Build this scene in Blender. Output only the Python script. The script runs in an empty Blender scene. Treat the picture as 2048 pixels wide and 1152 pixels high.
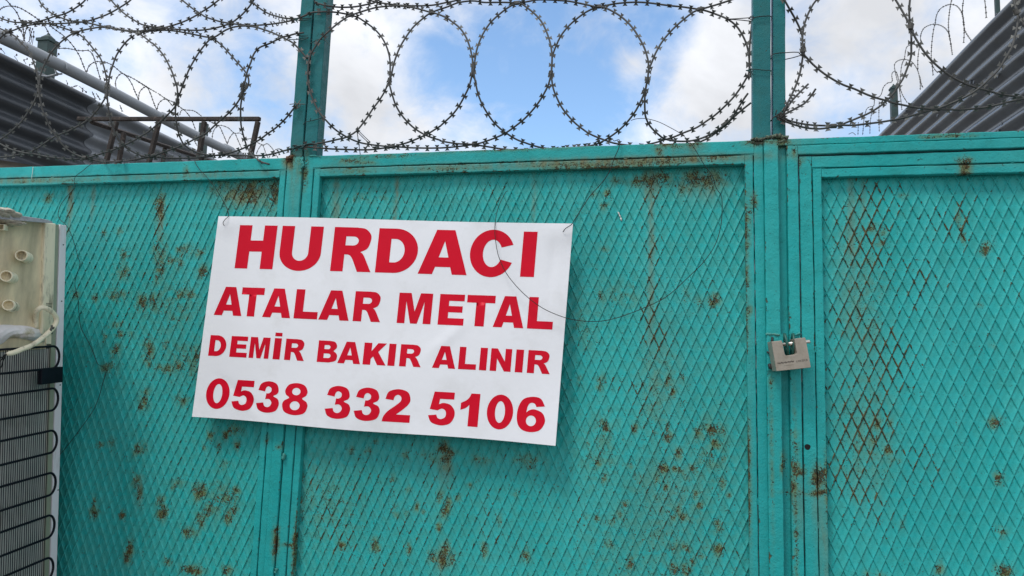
import bpy, bmesh, math, random
import numpy as np
from mathutils import Vector, Matrix
rad = math.radians
random.seed(7); rng = np.random.default_rng(11)
S = bpy.context.scene
COL = S.collection

# ------------------------------------------------------------------ camera
F, PITCH, YAW, ROLL = 1480.0, 0.105345, -0.2074, 0.025867      # focal length in px of a 2048 px wide frame
CAM = np.array([0.0, -1.45, 1.60])
def _basis():
    f = np.array([math.sin(YAW)*math.cos(PITCH), math.cos(YAW)*math.cos(PITCH), math.sin(PITCH)])
    r = np.array([math.cos(YAW), -math.sin(YAW), 0.0]); u = np.cross(r, f)
    c, s = math.cos(ROLL), math.sin(ROLL)
    return c*r+s*u, -s*r+c*u, f
RT, UP, FW = _basis()
cd = bpy.data.cameras.new("camera"); cam = bpy.data.objects.new("camera", cd); COL.objects.link(cam)
cd.sensor_width = 36.0; cd.lens = F/2048*36.0; cd.clip_start = 0.02; cd.clip_end = 2000
cam.matrix_world = Matrix(((RT[0], UP[0], -FW[0], CAM[0]), (RT[1], UP[1], -FW[1], CAM[1]), (RT[2], UP[2], -FW[2], CAM[2]), (0, 0, 0, 1)))
S.camera = cam
def ray(x, y): return FW + (x-1024)/F*RT - (y-576)/F*UP
def on_y(x, y, Y=0.0): d = ray(x, y); return CAM + d*((Y-CAM[1])/d[1])
def on_x(x, y, X): d = ray(x, y); return CAM + d*((X-CAM[0])/d[0])
def on_plane(x, y, P, n): d = ray(x, y); return CAM + d*(np.dot(P-CAM, n)/np.dot(d, n))

# ------------------------------------------------------------------ light
SUN_EL, SUN_AZ = 62.0, 212.0          # azimuth: clockwise from +Y
w = bpy.data.worlds.new("World"); S.world = w; w.use_nodes = True
def build_world():
    nt = w.node_tree; N = nt.nodes; L = nt.links; N.clear()
    out = N.new('ShaderNodeOutputWorld'); bg = N.new('ShaderNodeBackground'); bg.inputs[1].default_value = 0.1
    sky = N.new('ShaderNodeTexSky'); sky.sky_type = 'NISHITA'; sky.sun_disc = False
    sky.sun_elevation = rad(SUN_EL); sky.sun_rotation = rad(SUN_AZ); sky.air_density = 1.0; sky.dust_density = 0.6; sky.ozone_density = 2.5
    tc = N.new('ShaderNodeTexCoord')
    def math_(op, a, b=None, c=None, clamp=False):
        m = N.new('ShaderNodeMath'); m.operation = op; m.use_clamp = clamp
        for i, v in enumerate((a, b, c)):
            if v is None: continue
            if isinstance(v, (int, float)): m.inputs[i].default_value = v
            else: L.new(v, m.inputs[i])
        return m.outputs[0]
    def noise(scale, detail, rough, dist, sc=(1, 1, 1), rot=(0, 0, 0)):
        mp = N.new('ShaderNodeMapping'); mp.inputs['Scale'].default_value = sc; mp.inputs['Rotation'].default_value = rot
        L.new(tc.outputs['Generated'], mp.inputs[0])
        n = N.new('ShaderNodeTexNoise'); n.inputs['Scale'].default_value = scale; n.inputs['Detail'].default_value = detail
        n.inputs['Roughness'].default_value = rough; n.inputs['Distortion'].default_value = dist; L.new(mp.outputs[0], n.inputs['Vector'])
        return n.outputs['Fac']
    n1 = noise(5.5, 7, 0.55, 0.5, (1.0, 1.0, 1.5), (0.2, 0.5, 0.4)); n2 = noise(13, 6, 0.6, 0.4, (1, 1, 1.3), (0.5, 0.1, 0.9))
    # how cloudy: broad cloud with a few clear gaps given as directions in the sky
    acc = math_('MULTIPLY_ADD', n1, 1.45, -0.22)
    acc = math_('MULTIPLY_ADD', n2, 1.2, acc)
    for (x, y, p, wt) in SKYGAPS:
        d = ray(x, y); d = d/np.linalg.norm(d)
        vm = N.new('ShaderNodeVectorMath'); vm.operation = 'DOT_PRODUCT'; L.new(tc.outputs['Generated'], vm.inputs[0]); vm.inputs[1].default_value = tuple(d)
        acc = math_('MULTIPLY_ADD', math_('POWER', math_('MAXIMUM', vm.outputs['Value'], 0.0), p), wt, acc)
    mr = N.new('ShaderNodeMapRange'); mr.interpolation_type = 'SMOOTHSTEP'; mr.inputs['From Min'].default_value = 0.36; mr.inputs['From Max'].default_value = 1.30
    L.new(acc, mr.inputs['Value'])
    # cloud brightness: soft grey bellies, white tops
    cr = N.new('ShaderNodeMapRange'); cr.inputs['From Min'].default_value = 0.38; cr.inputs['From Max'].default_value = 0.60
    cr.inputs['To Min'].default_value = 0.72; cr.inputs['To Max'].default_value = 1.0
    L.new(noise(3.6, 6, 0.55, 0.3, (1, 1, 1.4), (1, 0.3, 0.2)), cr.inputs['Value'])
    cc = N.new('ShaderNodeMix'); cc.data_type = 'RGBA'; cc.inputs['A'].default_value = (0, 0, 0, 1); cc.inputs['B'].default_value = CLOUD
    L.new(cr.outputs[0], cc.inputs['Factor'])
    sg = N.new('ShaderNodeMix'); sg.data_type = 'RGBA'; sg.blend_type = 'MULTIPLY'; sg.inputs['Factor'].default_value = 1; sg.inputs['B'].default_value = SKYTINT
    L.new(sky.outputs[0], sg.inputs['A'])
    mx = N.new('ShaderNodeMix'); mx.data_type = 'RGBA'
    L.new(mr.outputs[0], mx.inputs['Factor']); L.new(sg.outputs['Result'], mx.inputs['A']); L.new(cc.outputs['Result'], mx.inputs['B'])
    L.new(mx.outputs['Result'], bg.inputs[0]); L.new(bg.outputs[0], out.inputs[0])
CLOUD = (8.6, 8.8, 9.25, 1); SKYTINT = (1.85, 2.0, 2.0, 1)
SKYGAPS = [(1110, 100, 130, -0.72), (1060, 240, 220, -0.45), (1220, 190, 300, -0.42), (900, 130, 300, -0.22), (550, 200, 700, -0.42), (1590, 40, 700, -0.45), (1350, 60, 900, -0.45), (480, 40, 900, -0.18), (1680, 220, 400, -0.45), (880, 110, 500, -0.3), (100, 20, 500, -0.15),
           (700, 170, 300, 0.25), (1430, 150, 700, 0.6), (1270, 130, 2500, 0.45), (1720, 110, 400, 0.2), (1000, 330, 300, 0.25)]
build_world()
sl = bpy.data.lights.new("sun", 'SUN'); sl.energy = 1.5; sl.angle = rad(15); sl.color = (1.0, 0.98, 0.95)
sun = bpy.data.objects.new("sun", sl); COL.objects.link(sun)
_d = Vector((math.sin(rad(SUN_AZ))*math.cos(rad(SUN_EL)), math.cos(rad(SUN_AZ))*math.cos(rad(SUN_EL)), math.sin(rad(SUN_EL))))
sun.rotation_euler = _d.to_track_quat('Z', 'Y').to_euler(); sun.location = (0, -4, 8)
S.view_settings.view_transform = 'Standard'; S.view_settings.look = 'None'; S.view_settings.exposure = 0.27; S.view_settings.gamma = 1.0
S.render.engine = 'CYCLES'; S.render.resolution_x = 1024; S.render.resolution_y = 576

# ------------------------------------------------------------------ materials
def mat(name, color, rough=0.6, metal=0.0, bump=None, var=0.0, vscale=20, dirt=None, dirt_col=(0.1, 0.07, 0.04), spec=0.5, dscale=30, dth=(0.55, 0.7), stretch=(1, 1, 1)):
    m = bpy.data.materials.new(name); m.use_nodes = True; nt = m.node_tree; N = nt.nodes; L = nt.links
    b = N['Principled BSDF']; b.inputs['Roughness'].default_value = rough; b.inputs['Metallic'].default_value = metal
    b.inputs['Specular IOR Level'].default_value = spec
    g = N.new('ShaderNodeNewGeometry')
    mp = N.new('ShaderNodeMapping'); mp.inputs['Scale'].default_value = stretch; L.new(g.outputs['Position'], mp.inputs[0])
    def noise(sc, det=4, ro=0.55):
        n = N.new('ShaderNodeTexNoise'); n.inputs['Scale'].default_value = sc; n.inputs['Detail'].default_value = det; n.inputs['Roughness'].default_value = ro
        L.new(mp.outputs[0], n.inputs['Vector']); return n.outputs['Fac']
    def mr(v, a, b_, c, d):
        r = N.new('ShaderNodeMapRange'); r.inputs['From Min'].default_value = a; r.inputs['From Max'].default_value = b_; r.inputs['To Min'].default_value = c; r.inputs['To Max'].default_value = d
        L.new(v, r.inputs['Value']); return r.outputs[0]
    cur = None
    hs = N.new('ShaderNodeHueSaturation'); hs.inputs['Color'].default_value = (*color, 1)
    if var: L.new(mr(noise(vscale, 5), 0.3, 0.7, 1-var, 1+var), hs.inputs['Value'])
    cur = hs.outputs['Color']
    if dirt:
        mx = N.new('ShaderNodeMix'); mx.data_type = 'RGBA'; mx.inputs['B'].default_value = (*dirt_col, 1)
        L.new(mr(noise(dscale, 7, 0.65), dth[0], dth[1], 0, dirt), mx.inputs['Factor']); L.new(cur, mx.inputs['A']); cur = mx.outputs['Result']
    L.new(cur, b.inputs['Base Color'])
    if bump:
        bp = N.new('ShaderNodeBump'); bp.inputs['Distance'].default_value = bump[1]; bp.inputs['Strength'].default_value = 1.0
        L.new(noise(bump[0], 5), bp.inputs['Height']); L.new(bp.outputs[0], b.inputs['Normal'])
    return m

def paint_material(name, color, bumpd=0.00035, light=(0.026, 0.42, 0.41)):
    """old brushed paint on steel; the mesh colour attribute 'wear' tells where it rusts: R spots, G along ridges and edges, B old run marks"""
    m = bpy.data.materials.new(name); m.use_nodes = True; nt = m.node_tree; N = nt.nodes; L = nt.links
    b = N['Principled BSDF']; b.inputs['Specular IOR Level'].default_value = 0.22
    g = N.new('ShaderNodeNewGeometry'); at = N.new('ShaderNodeAttribute'); at.attribute_name = 'wear'
    sep = N.new('ShaderNodeSeparateColor'); L.new(at.outputs['Color'], sep.inputs[0])
    def noise(sc, det=4, ro=0.55, dist=0, stretch=None):
        n = N.new('ShaderNodeTexNoise'); n.inputs['Scale'].default_value = sc; n.inputs['Detail'].default_value = det; n.inputs['Roughness'].default_value = ro; n.inputs['Distortion'].default_value = dist
        if stretch:
            mp = N.new('ShaderNodeMapping'); mp.inputs['Scale'].default_value = stretch; L.new(g.outputs['Position'], mp.inputs[0]); L.new(mp.outputs[0], n.inputs['Vector'])
        else: L.new(g.outputs['Position'], n.inputs['Vector'])
        return n.outputs['Fac']
    def M(op, a, b_=None, c=None, clamp=False):
        q = N.new('ShaderNodeMath'); q.operation = op; q.use_clamp = clamp
        for i, v in enumerate((a, b_, c)):
            if v is None: continue
            if isinstance(v, (int, float)): q.inputs[i].default_value = v
            else: L.new(v, q.inputs[i])
        return q.outputs[0]
    def mr(v, a, b_, c=0.0, d=1.0, sm=False):
        r = N.new('ShaderNodeMapRange'); r.inputs['From Min'].default_value = a; r.inputs['From Max'].default_value = b_; r.inputs['To Min'].default_value = c; r.inputs['To Max'].default_value = d
        if sm: r.interpolation_type = 'SMOOTHSTEP'
        L.new(v, r.inputs['Value']); return r.outputs[0]
    def mix(f, a, b_):
        x = N.new('ShaderNodeMix'); x.data_type = 'RGBA'
        for s, v in (('Factor', f), ('A', a), ('B', b_)):
            if isinstance(v, (int, float)): x.inputs[s].default_value = v
            elif isinstance(v, tuple): x.inputs[s].default_value = (*v, 1)
            else: L.new(v, x.inputs[s])
        return x.outputs['Result']
    R, G, B = sep.outputs
    base = mix(mr(noise(9, 6, 0.6, 0, (1, 1, 0.35)), 0.35, 0.68), color, light)
    base = mix(M('MULTIPLY', mr(noise(2.6, 4, 0.6, 0.5), 0.38, 0.62), 0.30), base, (color[0]*2.2+.012, color[1]*0.80, color[2]*0.84))
    base = mix(M('MULTIPLY', mr(noise(28, 5, 0.6, 0.2, (1, 1, 0.12)), 0.48, 0.68), 0.28), base, (color[0]*3+.02, color[1]*1.08, color[2]*1.02))
    base = mix(M('MULTIPLY', mr(noise(30, 6, 0.65), 0.5, 0.72), 0.42), base, (color[0]*1.1, color[1]*0.72, color[2]*0.68))
    # green-brown film round the rust
    base = mix(M('MULTIPLY', R, mr(noise(60, 5, .6), 0.36, 0.58, 0.10, 0.95), clamp=True), base, (0.125, 0.190, 0.080))
    base = mix(M('MULTIPLY', B, mr(noise(70, 5, 0.6, 0, (1, 1, 0.2)), 0.35, 0.65, 0.25, 0.9)), base, (0.19, 0.150, 0.06))
    # rust proper
    v1 = M('MULTIPLY_ADD', R, 0.21, noise(175, 4, 0.55, 1.8))
    k1 = mr(v1, 0.698, 0.725, sm=True)
    v2 = M('MULTIPLY_ADD', G, 0.36, noise(95, 6, 0.6, 0.6))
    k2 = mr(v2, 0.74, 0.82, sm=True)
    rustc = mix(mr(noise(320, 3), 0.36, 0.62), (0.013, 0.011, 0.007), (0.105, 0.075, 0.032))
    rust2 = mix(mr(noise(140, 4), 0.4, 0.6), (0.026, 0.022, 0.011), (0.125, 0.092, 0.034))
    base = mix(M('MULTIPLY', k2, 0.92), base, rust2)
    base = mix(M('MULTIPLY', k1, 0.95), base, rustc)
    # tiny pits everywhere
    k3 = mr(M('MULTIPLY_ADD', R, 0.06, noise(380, 3, 0.5)), 0.70, 0.73)
    base = mix(M('MULTIPLY', k3, 0.8), base, (0.02, 0.03, 0.022))
    L.new(base, b.inputs['Base Color'])
    L.new(M('ADD', mr(noise(60, 3), 0.3, 0.7, 0.34, 0.52), M('MULTIPLY', M('MAXIMUM', k1, k2), 0.4), clamp=True), b.inputs['Roughness'])
    h = M('MULTIPLY_ADD', noise(330, 3, 0.5), 0.6, M('MULTIPLY', noise(95, 4), 1.0))
    h = M('MULTIPLY_ADD', M('MAXIMUM', k1, k2), -0.7, h)
    bp = N.new('ShaderNodeBump'); bp.inputs['Distance'].default_value = bumpd*2; bp.inputs['Strength'].default_value = 1.0
    L.new(h, bp.inputs['Height']); L.new(bp.outputs[0], b.inputs['Normal'])
    return m

TURQ = (0.008, 0.360, 0.350)
M_SHEET = paint_material('turquoise paint on sheet', TURQ, 0.00030)
M_FRAME = paint_material('turquoise paint on tube', (0.008, 0.335, 0.33), 0.00060)
M_POST = paint_material('darker turquoise paint', (0.010, 0.150, 0.160), 0.0004, (0.014, 0.18, 0.19))
M_WIRE = mat('zinc wire', (0.070, 0.070, 0.066), 0.6, 0.2, spec=.3, var=0.25, vscale=120)
M_BARB = mat('zinc strip', (0.125, 0.125, 0.115), 0.6, 0.25, spec=.3, var=0.3, vscale=150)
M_CLIP = mat('clip steel', (0.075, 0.072, 0.065), 0.6, 0.3, spec=.3, var=0.3, vscale=200)
M_THIN = mat('dark binding wire', (0.022, 0.02, 0.018), 0.5, 0.5)
M_TIE = mat('painted binding wire', (0.015, 0.06, 0.06), 0.5, 0.2)
M_BLACKHOLE = mat('dark hole', (0.004, 0.004, 0.004), 0.9)

# ------------------------------------------------------------------ object helpers
def obj(name, me, m=None, parent=None, smooth=False):
    if m:
        me.materials.append(m)
    if smooth: me.polygons.foreach_set('use_smooth', [True]*len(me.polygons))
    o = bpy.data.objects.new(name, me); COL.objects.link(o)
    if parent: o.parent = parent
    return o
def thing(name, label, cat, loc=(0, 0, 0), group=None):
    o = bpy.data.objects.new(name, None); COL.objects.link(o); o.location = loc; o.empty_display_size = 0.1
    o['label'] = label; o['category'] = cat
    if group: o['group'] = group
    return o
def tag(o, label, cat, group=None, kind=None):
    if label: o['label'] = label
    if cat: o['category'] = cat
    if group: o['group'] = group
    if kind: o['kind'] = kind
    return o
def rel(V, parent):
    if parent is None: return V
    return np.asarray(V, float) - np.array(parent.location)
def mesh_np(name, V, Fc, parent=None):
    me = bpy.data.meshes.new(name); me.from_pydata([tuple(v) for v in rel(V, parent)], [], [tuple(int(i) for i in f) for f in Fc]); me.update(); return me
class MB:
    def __init__(s): s.V = []; s.F = []; s.W = []
    def add(s, V, Fc, W=None):
        k = len(s.V); s.V += [tuple(v) for v in V]; s.F += [tuple(i+k for i in f) for f in Fc]
        s.W += list(W) if W is not None else [(0, 0, 0)]*len(V)
    def quadbox(s, c8, W=None): s.add(c8, [(0, 3, 2, 1), (4, 5, 6, 7), (0, 1, 5, 4), (1, 2, 6, 5), (2, 3, 7, 6), (3, 0, 4, 7)], W)
    def box(s, x0, x1, y0, y1, z0, z1):
        s.quadbox([(x0, y0, z0), (x1, y0, z0), (x1, y1, z0), (x0, y1, z0), (x0, y0, z1), (x1, y0, z1), (x1, y1, z1), (x0, y1, z1)])
    def prism(s, front, back):     # two outlines of the same length, joined
        n = len(front); s.add(list(front)+list(back), [tuple(range(n)), tuple(range(2*n-1, n-1, -1))]+[(i, i+n, (i+1) % n+n, (i+1) % n) for i in range(n)])
    def tube(s, P, r, seg=8, cap=True, closed=False):
        P = np.asarray(P, float); n = len(P)
        rr = np.full(n, r) if np.isscalar(r) else np.asarray(r)
        T = np.gradient(P, axis=0); T /= np.linalg.norm(T, axis=1)[:, None]+1e-12
        up = np.array([0, 0, 1.0]) if abs(T[0][2]) < 0.9 else np.array([1.0, 0, 0])
        a = np.cross(T[0], up); a /= np.linalg.norm(a); V = []
        for i in range(n):
            a = a-np.dot(a, T[i])*T[i]; a /= np.linalg.norm(a); b = np.cross(T[i], a)
            for k in range(seg):
                t = 2*math.pi*k/seg; V.append(P[i]+rr[i]*(math.cos(t)*a+math.sin(t)*b))
        Fc = [(i*seg+k, i*seg+(k+1) % seg, (i+1)*seg+(k+1) % seg, (i+1)*seg+k) for i in range(n-1) for k in range(seg)]
        if cap: Fc += [tuple(range(seg-1, -1, -1)), tuple(range((n-1)*seg, n*seg))]
        s.add(V, Fc)
    def build(s, name, m, parent=None, smooth=False, bevel=0, seg=2):
        me = mesh_np(name, np.array(s.V), s.F, parent)
        if any(any(q) for q in s.W):
            ca = me.color_attributes.new('wear', 'FLOAT_COLOR', 'POINT'); ca.data.foreach_set('color', [c for q in s.W for c in (q[0], q[1], q[2], 1.0)])
        o = obj(name, me, m, parent, smooth)
        bm = bmesh.new(); bm.from_mesh(me); bmesh.ops.recalc_face_normals(bm, faces=bm.faces); bm.to_mesh(me); bm.free()
        if bevel:
            md = o.modifiers.new('b', 'BEVEL'); md.width = bevel; md.segments = seg; md.limit_method = 'ANGLE'; md.angle_limit = rad(35)
        return o
def spline(P, step):
    """Catmull-Rom through P, resampled about every `step`"""
    P = np.asarray(P, float)
    if len(P) < 3:
        n = max(2, int(np.linalg.norm(P[-1]-P[0])/step)); return np.array([P[0]+(P[-1]-P[0])*t for t in np.linspace(0, 1, n+1)])
    Q = np.vstack([2*P[0]-P[1], P, 2*P[-1]-P[-2]]); out = []
    for i in range(1, len(Q)-2):
        p0, p1, p2, p3 = Q[i-1:i+3]; n = max(1, int(round(np.linalg.norm(p2-p1)/step)))
        for k in range(n):
            t = k/n; out.append(0.5*((2*p1)+(-p0+p2)*t+(2*p0-5*p1+4*p2-p3)*t*t+(-p0+3*p1-3*p2+p3)*t**3))
    out.append(P[-1]); return np.array(out)

# ------------------------------------------------------------------ wear maps on the gate plane (metres, x and z)
PXM = 0.00101
def blobs(raw, Y):
    out = []
    for b in raw:
        x, y, rx, ry, s = b; p = on_y(x, y, Y); out.append((p[0], p[2], rx*PXM, ry*PXM, s))
    return np.array(out)
def field(X, Z, B):
    X = np.asarray(X); Z = np.asarray(Z); out = np.zeros(X.shape)
    for (cx, cz, rx, rz, s) in B:
        d = ((X-cx)/rx)**2+((Z-cz)/rz)**2
        out = np.maximum(out, s*np.exp(-0.42*d**1.25))
    return out

# ================================================================== ground (out of the picture, under everything)
g = MB(); g.add([(-300, -300, 0), (300, -300, 0), (300, 300, 0), (-300, 300, 0)], [(0, 1, 2, 3)])
M_GROUND = mat('rough concrete', (0.16, 0.15, 0.135), 0.9, bump=(60, 0.004), var=0.3, vscale=3, dirt=0.6, dirt_col=(0.07, 0.06, 0.05), dscale=5)
gr = g.build('ground', M_GROUND); gr['kind'] = 'structure'

# ================================================================== the gate
SPOTS = [  # px, py, rx, ry, strength  (photograph pixels)
 (500,385,55,22,.85),(450,372,30,12,.7),(548,390,14,30,.9),(320,415,9,24,1.0),(320,500,12,22,.9),(322,535,12,20,.9),(315,560,8,10,.7),(95,395,10,8,.8),(240,465,7,6,.8),(205,468,5,6,.9),(250,510,9,9,.9),(245,545,14,12,.7),
 (232,550,8,8,.7),(370,500,16,9,.8),(345,520,8,7,.7),(360,525,8,10,.9),(405,545,9,10,1),(400,505,10,8,.8),(150,590,8,8,.9),(190,595,6,9,.9),(235,590,22,9,.75),(285,605,11,13,1),(308,600,10,12,1),(360,590,12,10,.8),(380,588,9,8,.9),
 (230,650,12,6,.9),(240,668,8,6,.9),(212,675,6,5,.8),(232,700,8,11,1),(218,735,14,10,.8),(212,738,9,6,1),(262,668,4,4,.8),(295,700,10,20,1),(300,730,6,8,.8),(330,690,8,7,.7),(340,735,30,9,.75),(355,732,7,7,1),(395,712,9,14,.9),
 (290,797,9,16,1.1),(283,812,6,8,1.1),(360,800,12,10,.8),(275,900,7,9,1.1),(286,895,8,8,.8),(200,890,8,6,.6),(222,885,6,8,.7),(272,965,8,12,1.1),(278,985,5,12,1.2),(190,1003,5,6,1.2),(190,1025,9,10,.9),(245,1030,6,6,1.2),(325,1025,10,11,1.1),
 (322,1000,8,8,.8),(400,985,14,14,.9),(415,1020,10,12,.9),(455,1035,7,12,1.2),(468,1020,7,7,1),(460,1000,10,8,.8),(260,1100,6,14,1.2),(254,1115,6,9,1.1),(335,1122,6,6,.9),(380,1066,14,8,.9),(401,1040,8,12,1),(407,1024,5,8,1.1),
 (385,1140,20,8,1),(455,1140,10,8,.9),(420,870,6,6,1),(452,870,7,6,1),(435,893,6,5,1),(475,892,6,6,1),(408,893,4,6,1),(427,865,5,5,.8),(445,930,10,9,.6),(470,985,9,10,.8),(350,975,8,7,.7),(360,960,12,6,.6),(470,860,14,6,.8),(440,1000,30,30,.5),(340,610,50,40,.35),(370,720,50,30,.4),
 (887,896,9,9,1.2),(890,922,8,12,.9),(893,903,14,6,.9),(736,902,5,5,1),(703,902,5,5,.8),(750,882,5,5,.7),(811,911,6,6,.9),(846,908,5,5,.8),(865,915,6,8,.7),(902,906,5,6,1),(890,1022,7,10,1.1),(880,996,6,10,.9),(897,1004,5,9,.8),
 (834,1016,4,6,1.1),(847,1023,4,4,.9),(916,994,4,5,.9),(878,1054,5,5,1),(886,1116,7,12,1.25),(865,1113,7,9,1.1),(902,1116,7,9,1),(893,1095,6,7,1),(969,1101,5,10,1),(969,1090,5,5,.8),(1051,1113,6,6,1.25),(747,1089,6,9,1.25),(752,1098,5,7,1.2),
 (682,1091,6,7,1.1),(690,1088,5,5,.8),(818,1098,4,8,.9),(790,1010,4,5,.8),(792,1030,4,4,.9),(815,1025,4,4,.8),(960,920,20,8,.4),(1054,920,25,9,.5),(1062,934,6,5,.8),(1030,990,4,4,.7),(940,970,4,4,.7),(1000,1040,4,8,.6),(785,958,5,5,.7),(816,980,6,5,.7),
 (1204,762,7,8,.9),(1200,772,6,5,.8),(1210,850,6,8,1.1),(1210,860,4,5,1.1),(1191,845,4,4,.8),(1269,855,5,7,.8),(1196,926,6,6,1),(1218,926,5,4,.9),(1260,930,4,6,.7),(1208,958,5,7,1.1),(1292,771,5,8,.9),(1335,763,6,6,1),(1345,784,4,6,1.2),(1366,752,4,4,1.2),
 (1335,873,6,7,1.1),(1334,850,4,5,.8),(1326,935,8,7,1.3),(1349,937,6,5,1),(1357,906,7,6,.9),(1424,859,7,7,1.3),(1441,861,7,7,.9),(1432,888,7,8,1.3),(1426,912,4,4,1),(1446,916,4,5,.8),(1434,935,5,6,.9),(1443,967,6,8,.8),(1436,955,5,5,1),(1387,935,5,5,1),(1396,862,6,6,.9),
 (1377,959,5,4,1),(1361,943,5,4,.9),(1334,971,5,6,1),(1314,955,6,6,.8),(1390,990,6,7,1),(1398,1014,4,5,1.1),(1357,1016,4,4,.9),(1384,1012,5,5,.7),(1369,1035,7,7,1.3),(1345,1033,6,5,.9),(1435,1047,5,10,1.1),(1196,1035,4,6,1.1),(1249,1010,4,6,.9),(1240,1030,8,8,.6),
 (1220,1088,5,6,1),(1224,1045,4,4,.9),(1261,1128,6,12,1.1),(1347,1096,5,5,.9),(1371,1094,6,7,1),(1402,1112,5,5,1.3),(1436,1096,6,10,1.2),(1371,1141,7,7,1.3),(1351,1143,8,7,1),(1385,1120,3,6,1.1),(1410,1094,5,4,.9),(1458,992,4,4,1),(1435,988,5,5,.9),
 (1051,1090,3,5,.7),(1178,890,3,5,.8),(1170,1030,4,6,.7),(1157,760,5,5,.7),(1336,1005,60,60,.24),(1300,1100,90,60,.20),(1420,900,26,50,.35),(1200,900,30,50,.3),(640,1000,60,60,.3),(1320,760,30,40,.25),(1310,830,20,40,.28),
 (1305,358,20,10,.95),(1302,372,10,10,.8),(1402,358,30,12,.95),(1420,365,20,10,.75),(1330,355,10,10,.9),(1275,362,12,8,.8),(1235,360,10,7,.7),(1370,378,10,6,.7),(1215,388,6,6,1.1),(1185,390,6,4,.7),(1208,412,7,6,.8),(1430,600,8,9,1),(1425,605,5,5,1.2),
 (1397,605,6,7,.6),(1372,592,4,10,.6),(1200,590,5,6,.7),(1210,500,6,8,.5),(1240,590,40,20,.3),(725,395,6,4,.8),(765,395,6,4,.9),(755,390,4,4,1),(708,398,3,4,1),(1100,620,4,4,.6),(1170,640,20,40,.25),
 (1975,498,6,8,1.3),(1970,505,5,5,1.1),(1925,470,3,14,1.2),(1915,438,3,10,.9),(1990,845,7,7,1.2),(1987,850,4,4,1.2),(1997,955,6,10,1),(2008,1143,10,7,1.3),(2000,1062,8,7,.7),(1755,848,6,4,1.1),(1783,848,4,4,1.2),(1775,900,6,5,1),(1747,880,5,5,1),(1722,878,5,5,1),(1790,922,5,4,1),(1732,1149,4,4,1.2),(1760,1150,10,4,.7),
 (1765,465,6,6,1),(1742,455,5,4,1.2),(1760,485,5,5,.9),(1728,517,4,3,1.2),(1805,395,6,4,.7),(1800,430,4,4,.6),(1878,1137,6,8,.9),(1805,1050,4,6,.5),(1958,610,4,4,.5),(1985,690,4,4,.6),(1720,600,30,120,.3),(1725,880,40,70,.3)]
RIDGES = [(1303,480,17,80,.95),(1303,400,22,30,.95),(1300,600,20,60,.95),(1315,690,35,60,.75),(1310,780,40,60,.8),(1310,860,40,50,.6),(660,1010,60,60,.85),(640,960,40,40,.8),(700,1060,45,60,.7),(770,1010,30,30,.5),(1030,1090,30,60,.6),(1320,950,60,60,.55),(1290,640,30,40,.6),
 (1735,440,55,70,1.15),(1730,540,45,70,1.1),(1715,650,40,70,1.1),(1740,740,70,80,1.1),(1720,870,60,70,1.2),(1735,960,60,50,1.05),(1730,1030,50,40,.75),(1820,560,50,70,.7),(1800,900,60,60,.75),(1830,450,90,60,.65),(1925,440,12,60,1.0),(1920,400,60,30,.6),(1980,560,60,60,.45),(1900,700,60,80,.4),
 (1680,380,30,25,.9),(860,1000,300,120,.50),(1100,850,200,120,.35),(760,1140,120,40,.5),(330,650,160,120,.45),(240,560,110,100,.45),(330,900,150,120,.3),(1400,1100,120,50,.5),(500,400,50,30,.8),(320,450,14,60,.9),(138,430,8,60,.9),(1210,700,80,90,.4),(1420,600,40,40,.5),(760,400,120,30,.55),(1000,380,40,30,.5),(1130,430,60,60,.3)]
STAINS = [(672,385,3.5,36,1.2),(673,415,8,24,.7),(793,385,3,34,1.1),(789,430,2.5,30,1.0),(1068,400,3,40,.7),(1303,470,3.5,110,1.0),(1303,370,12,22,.8),(1301,620,4,60,.8),(1318,720,25,70,.25),(322,440,5,24,1.1),(138,420,5,50,.9),(138,375,6,10,1.1),(185,400,4,40,.6),(1702,400,3,50,.9),(1703,470,4,60,.7),(1726,400,2.5,40,.6),(1712,600,25,120,.2),(1730,880,35,90,.2),
 (500,390,50,18,.7),(1405,372,30,22,.7),(890,930,10,30,.6),(886,1120,14,22,.5),(1335,1000,50,60,.15),(278,985,8,24,.5),(1725,720,30,90,.2)]
YP = 0.0165
SP, RG, ST = blobs(SPOTS, YP), blobs(RIDGES, YP), blobs(STAINS, YP)
GW, GH = 0.02007, 0.0453
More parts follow.
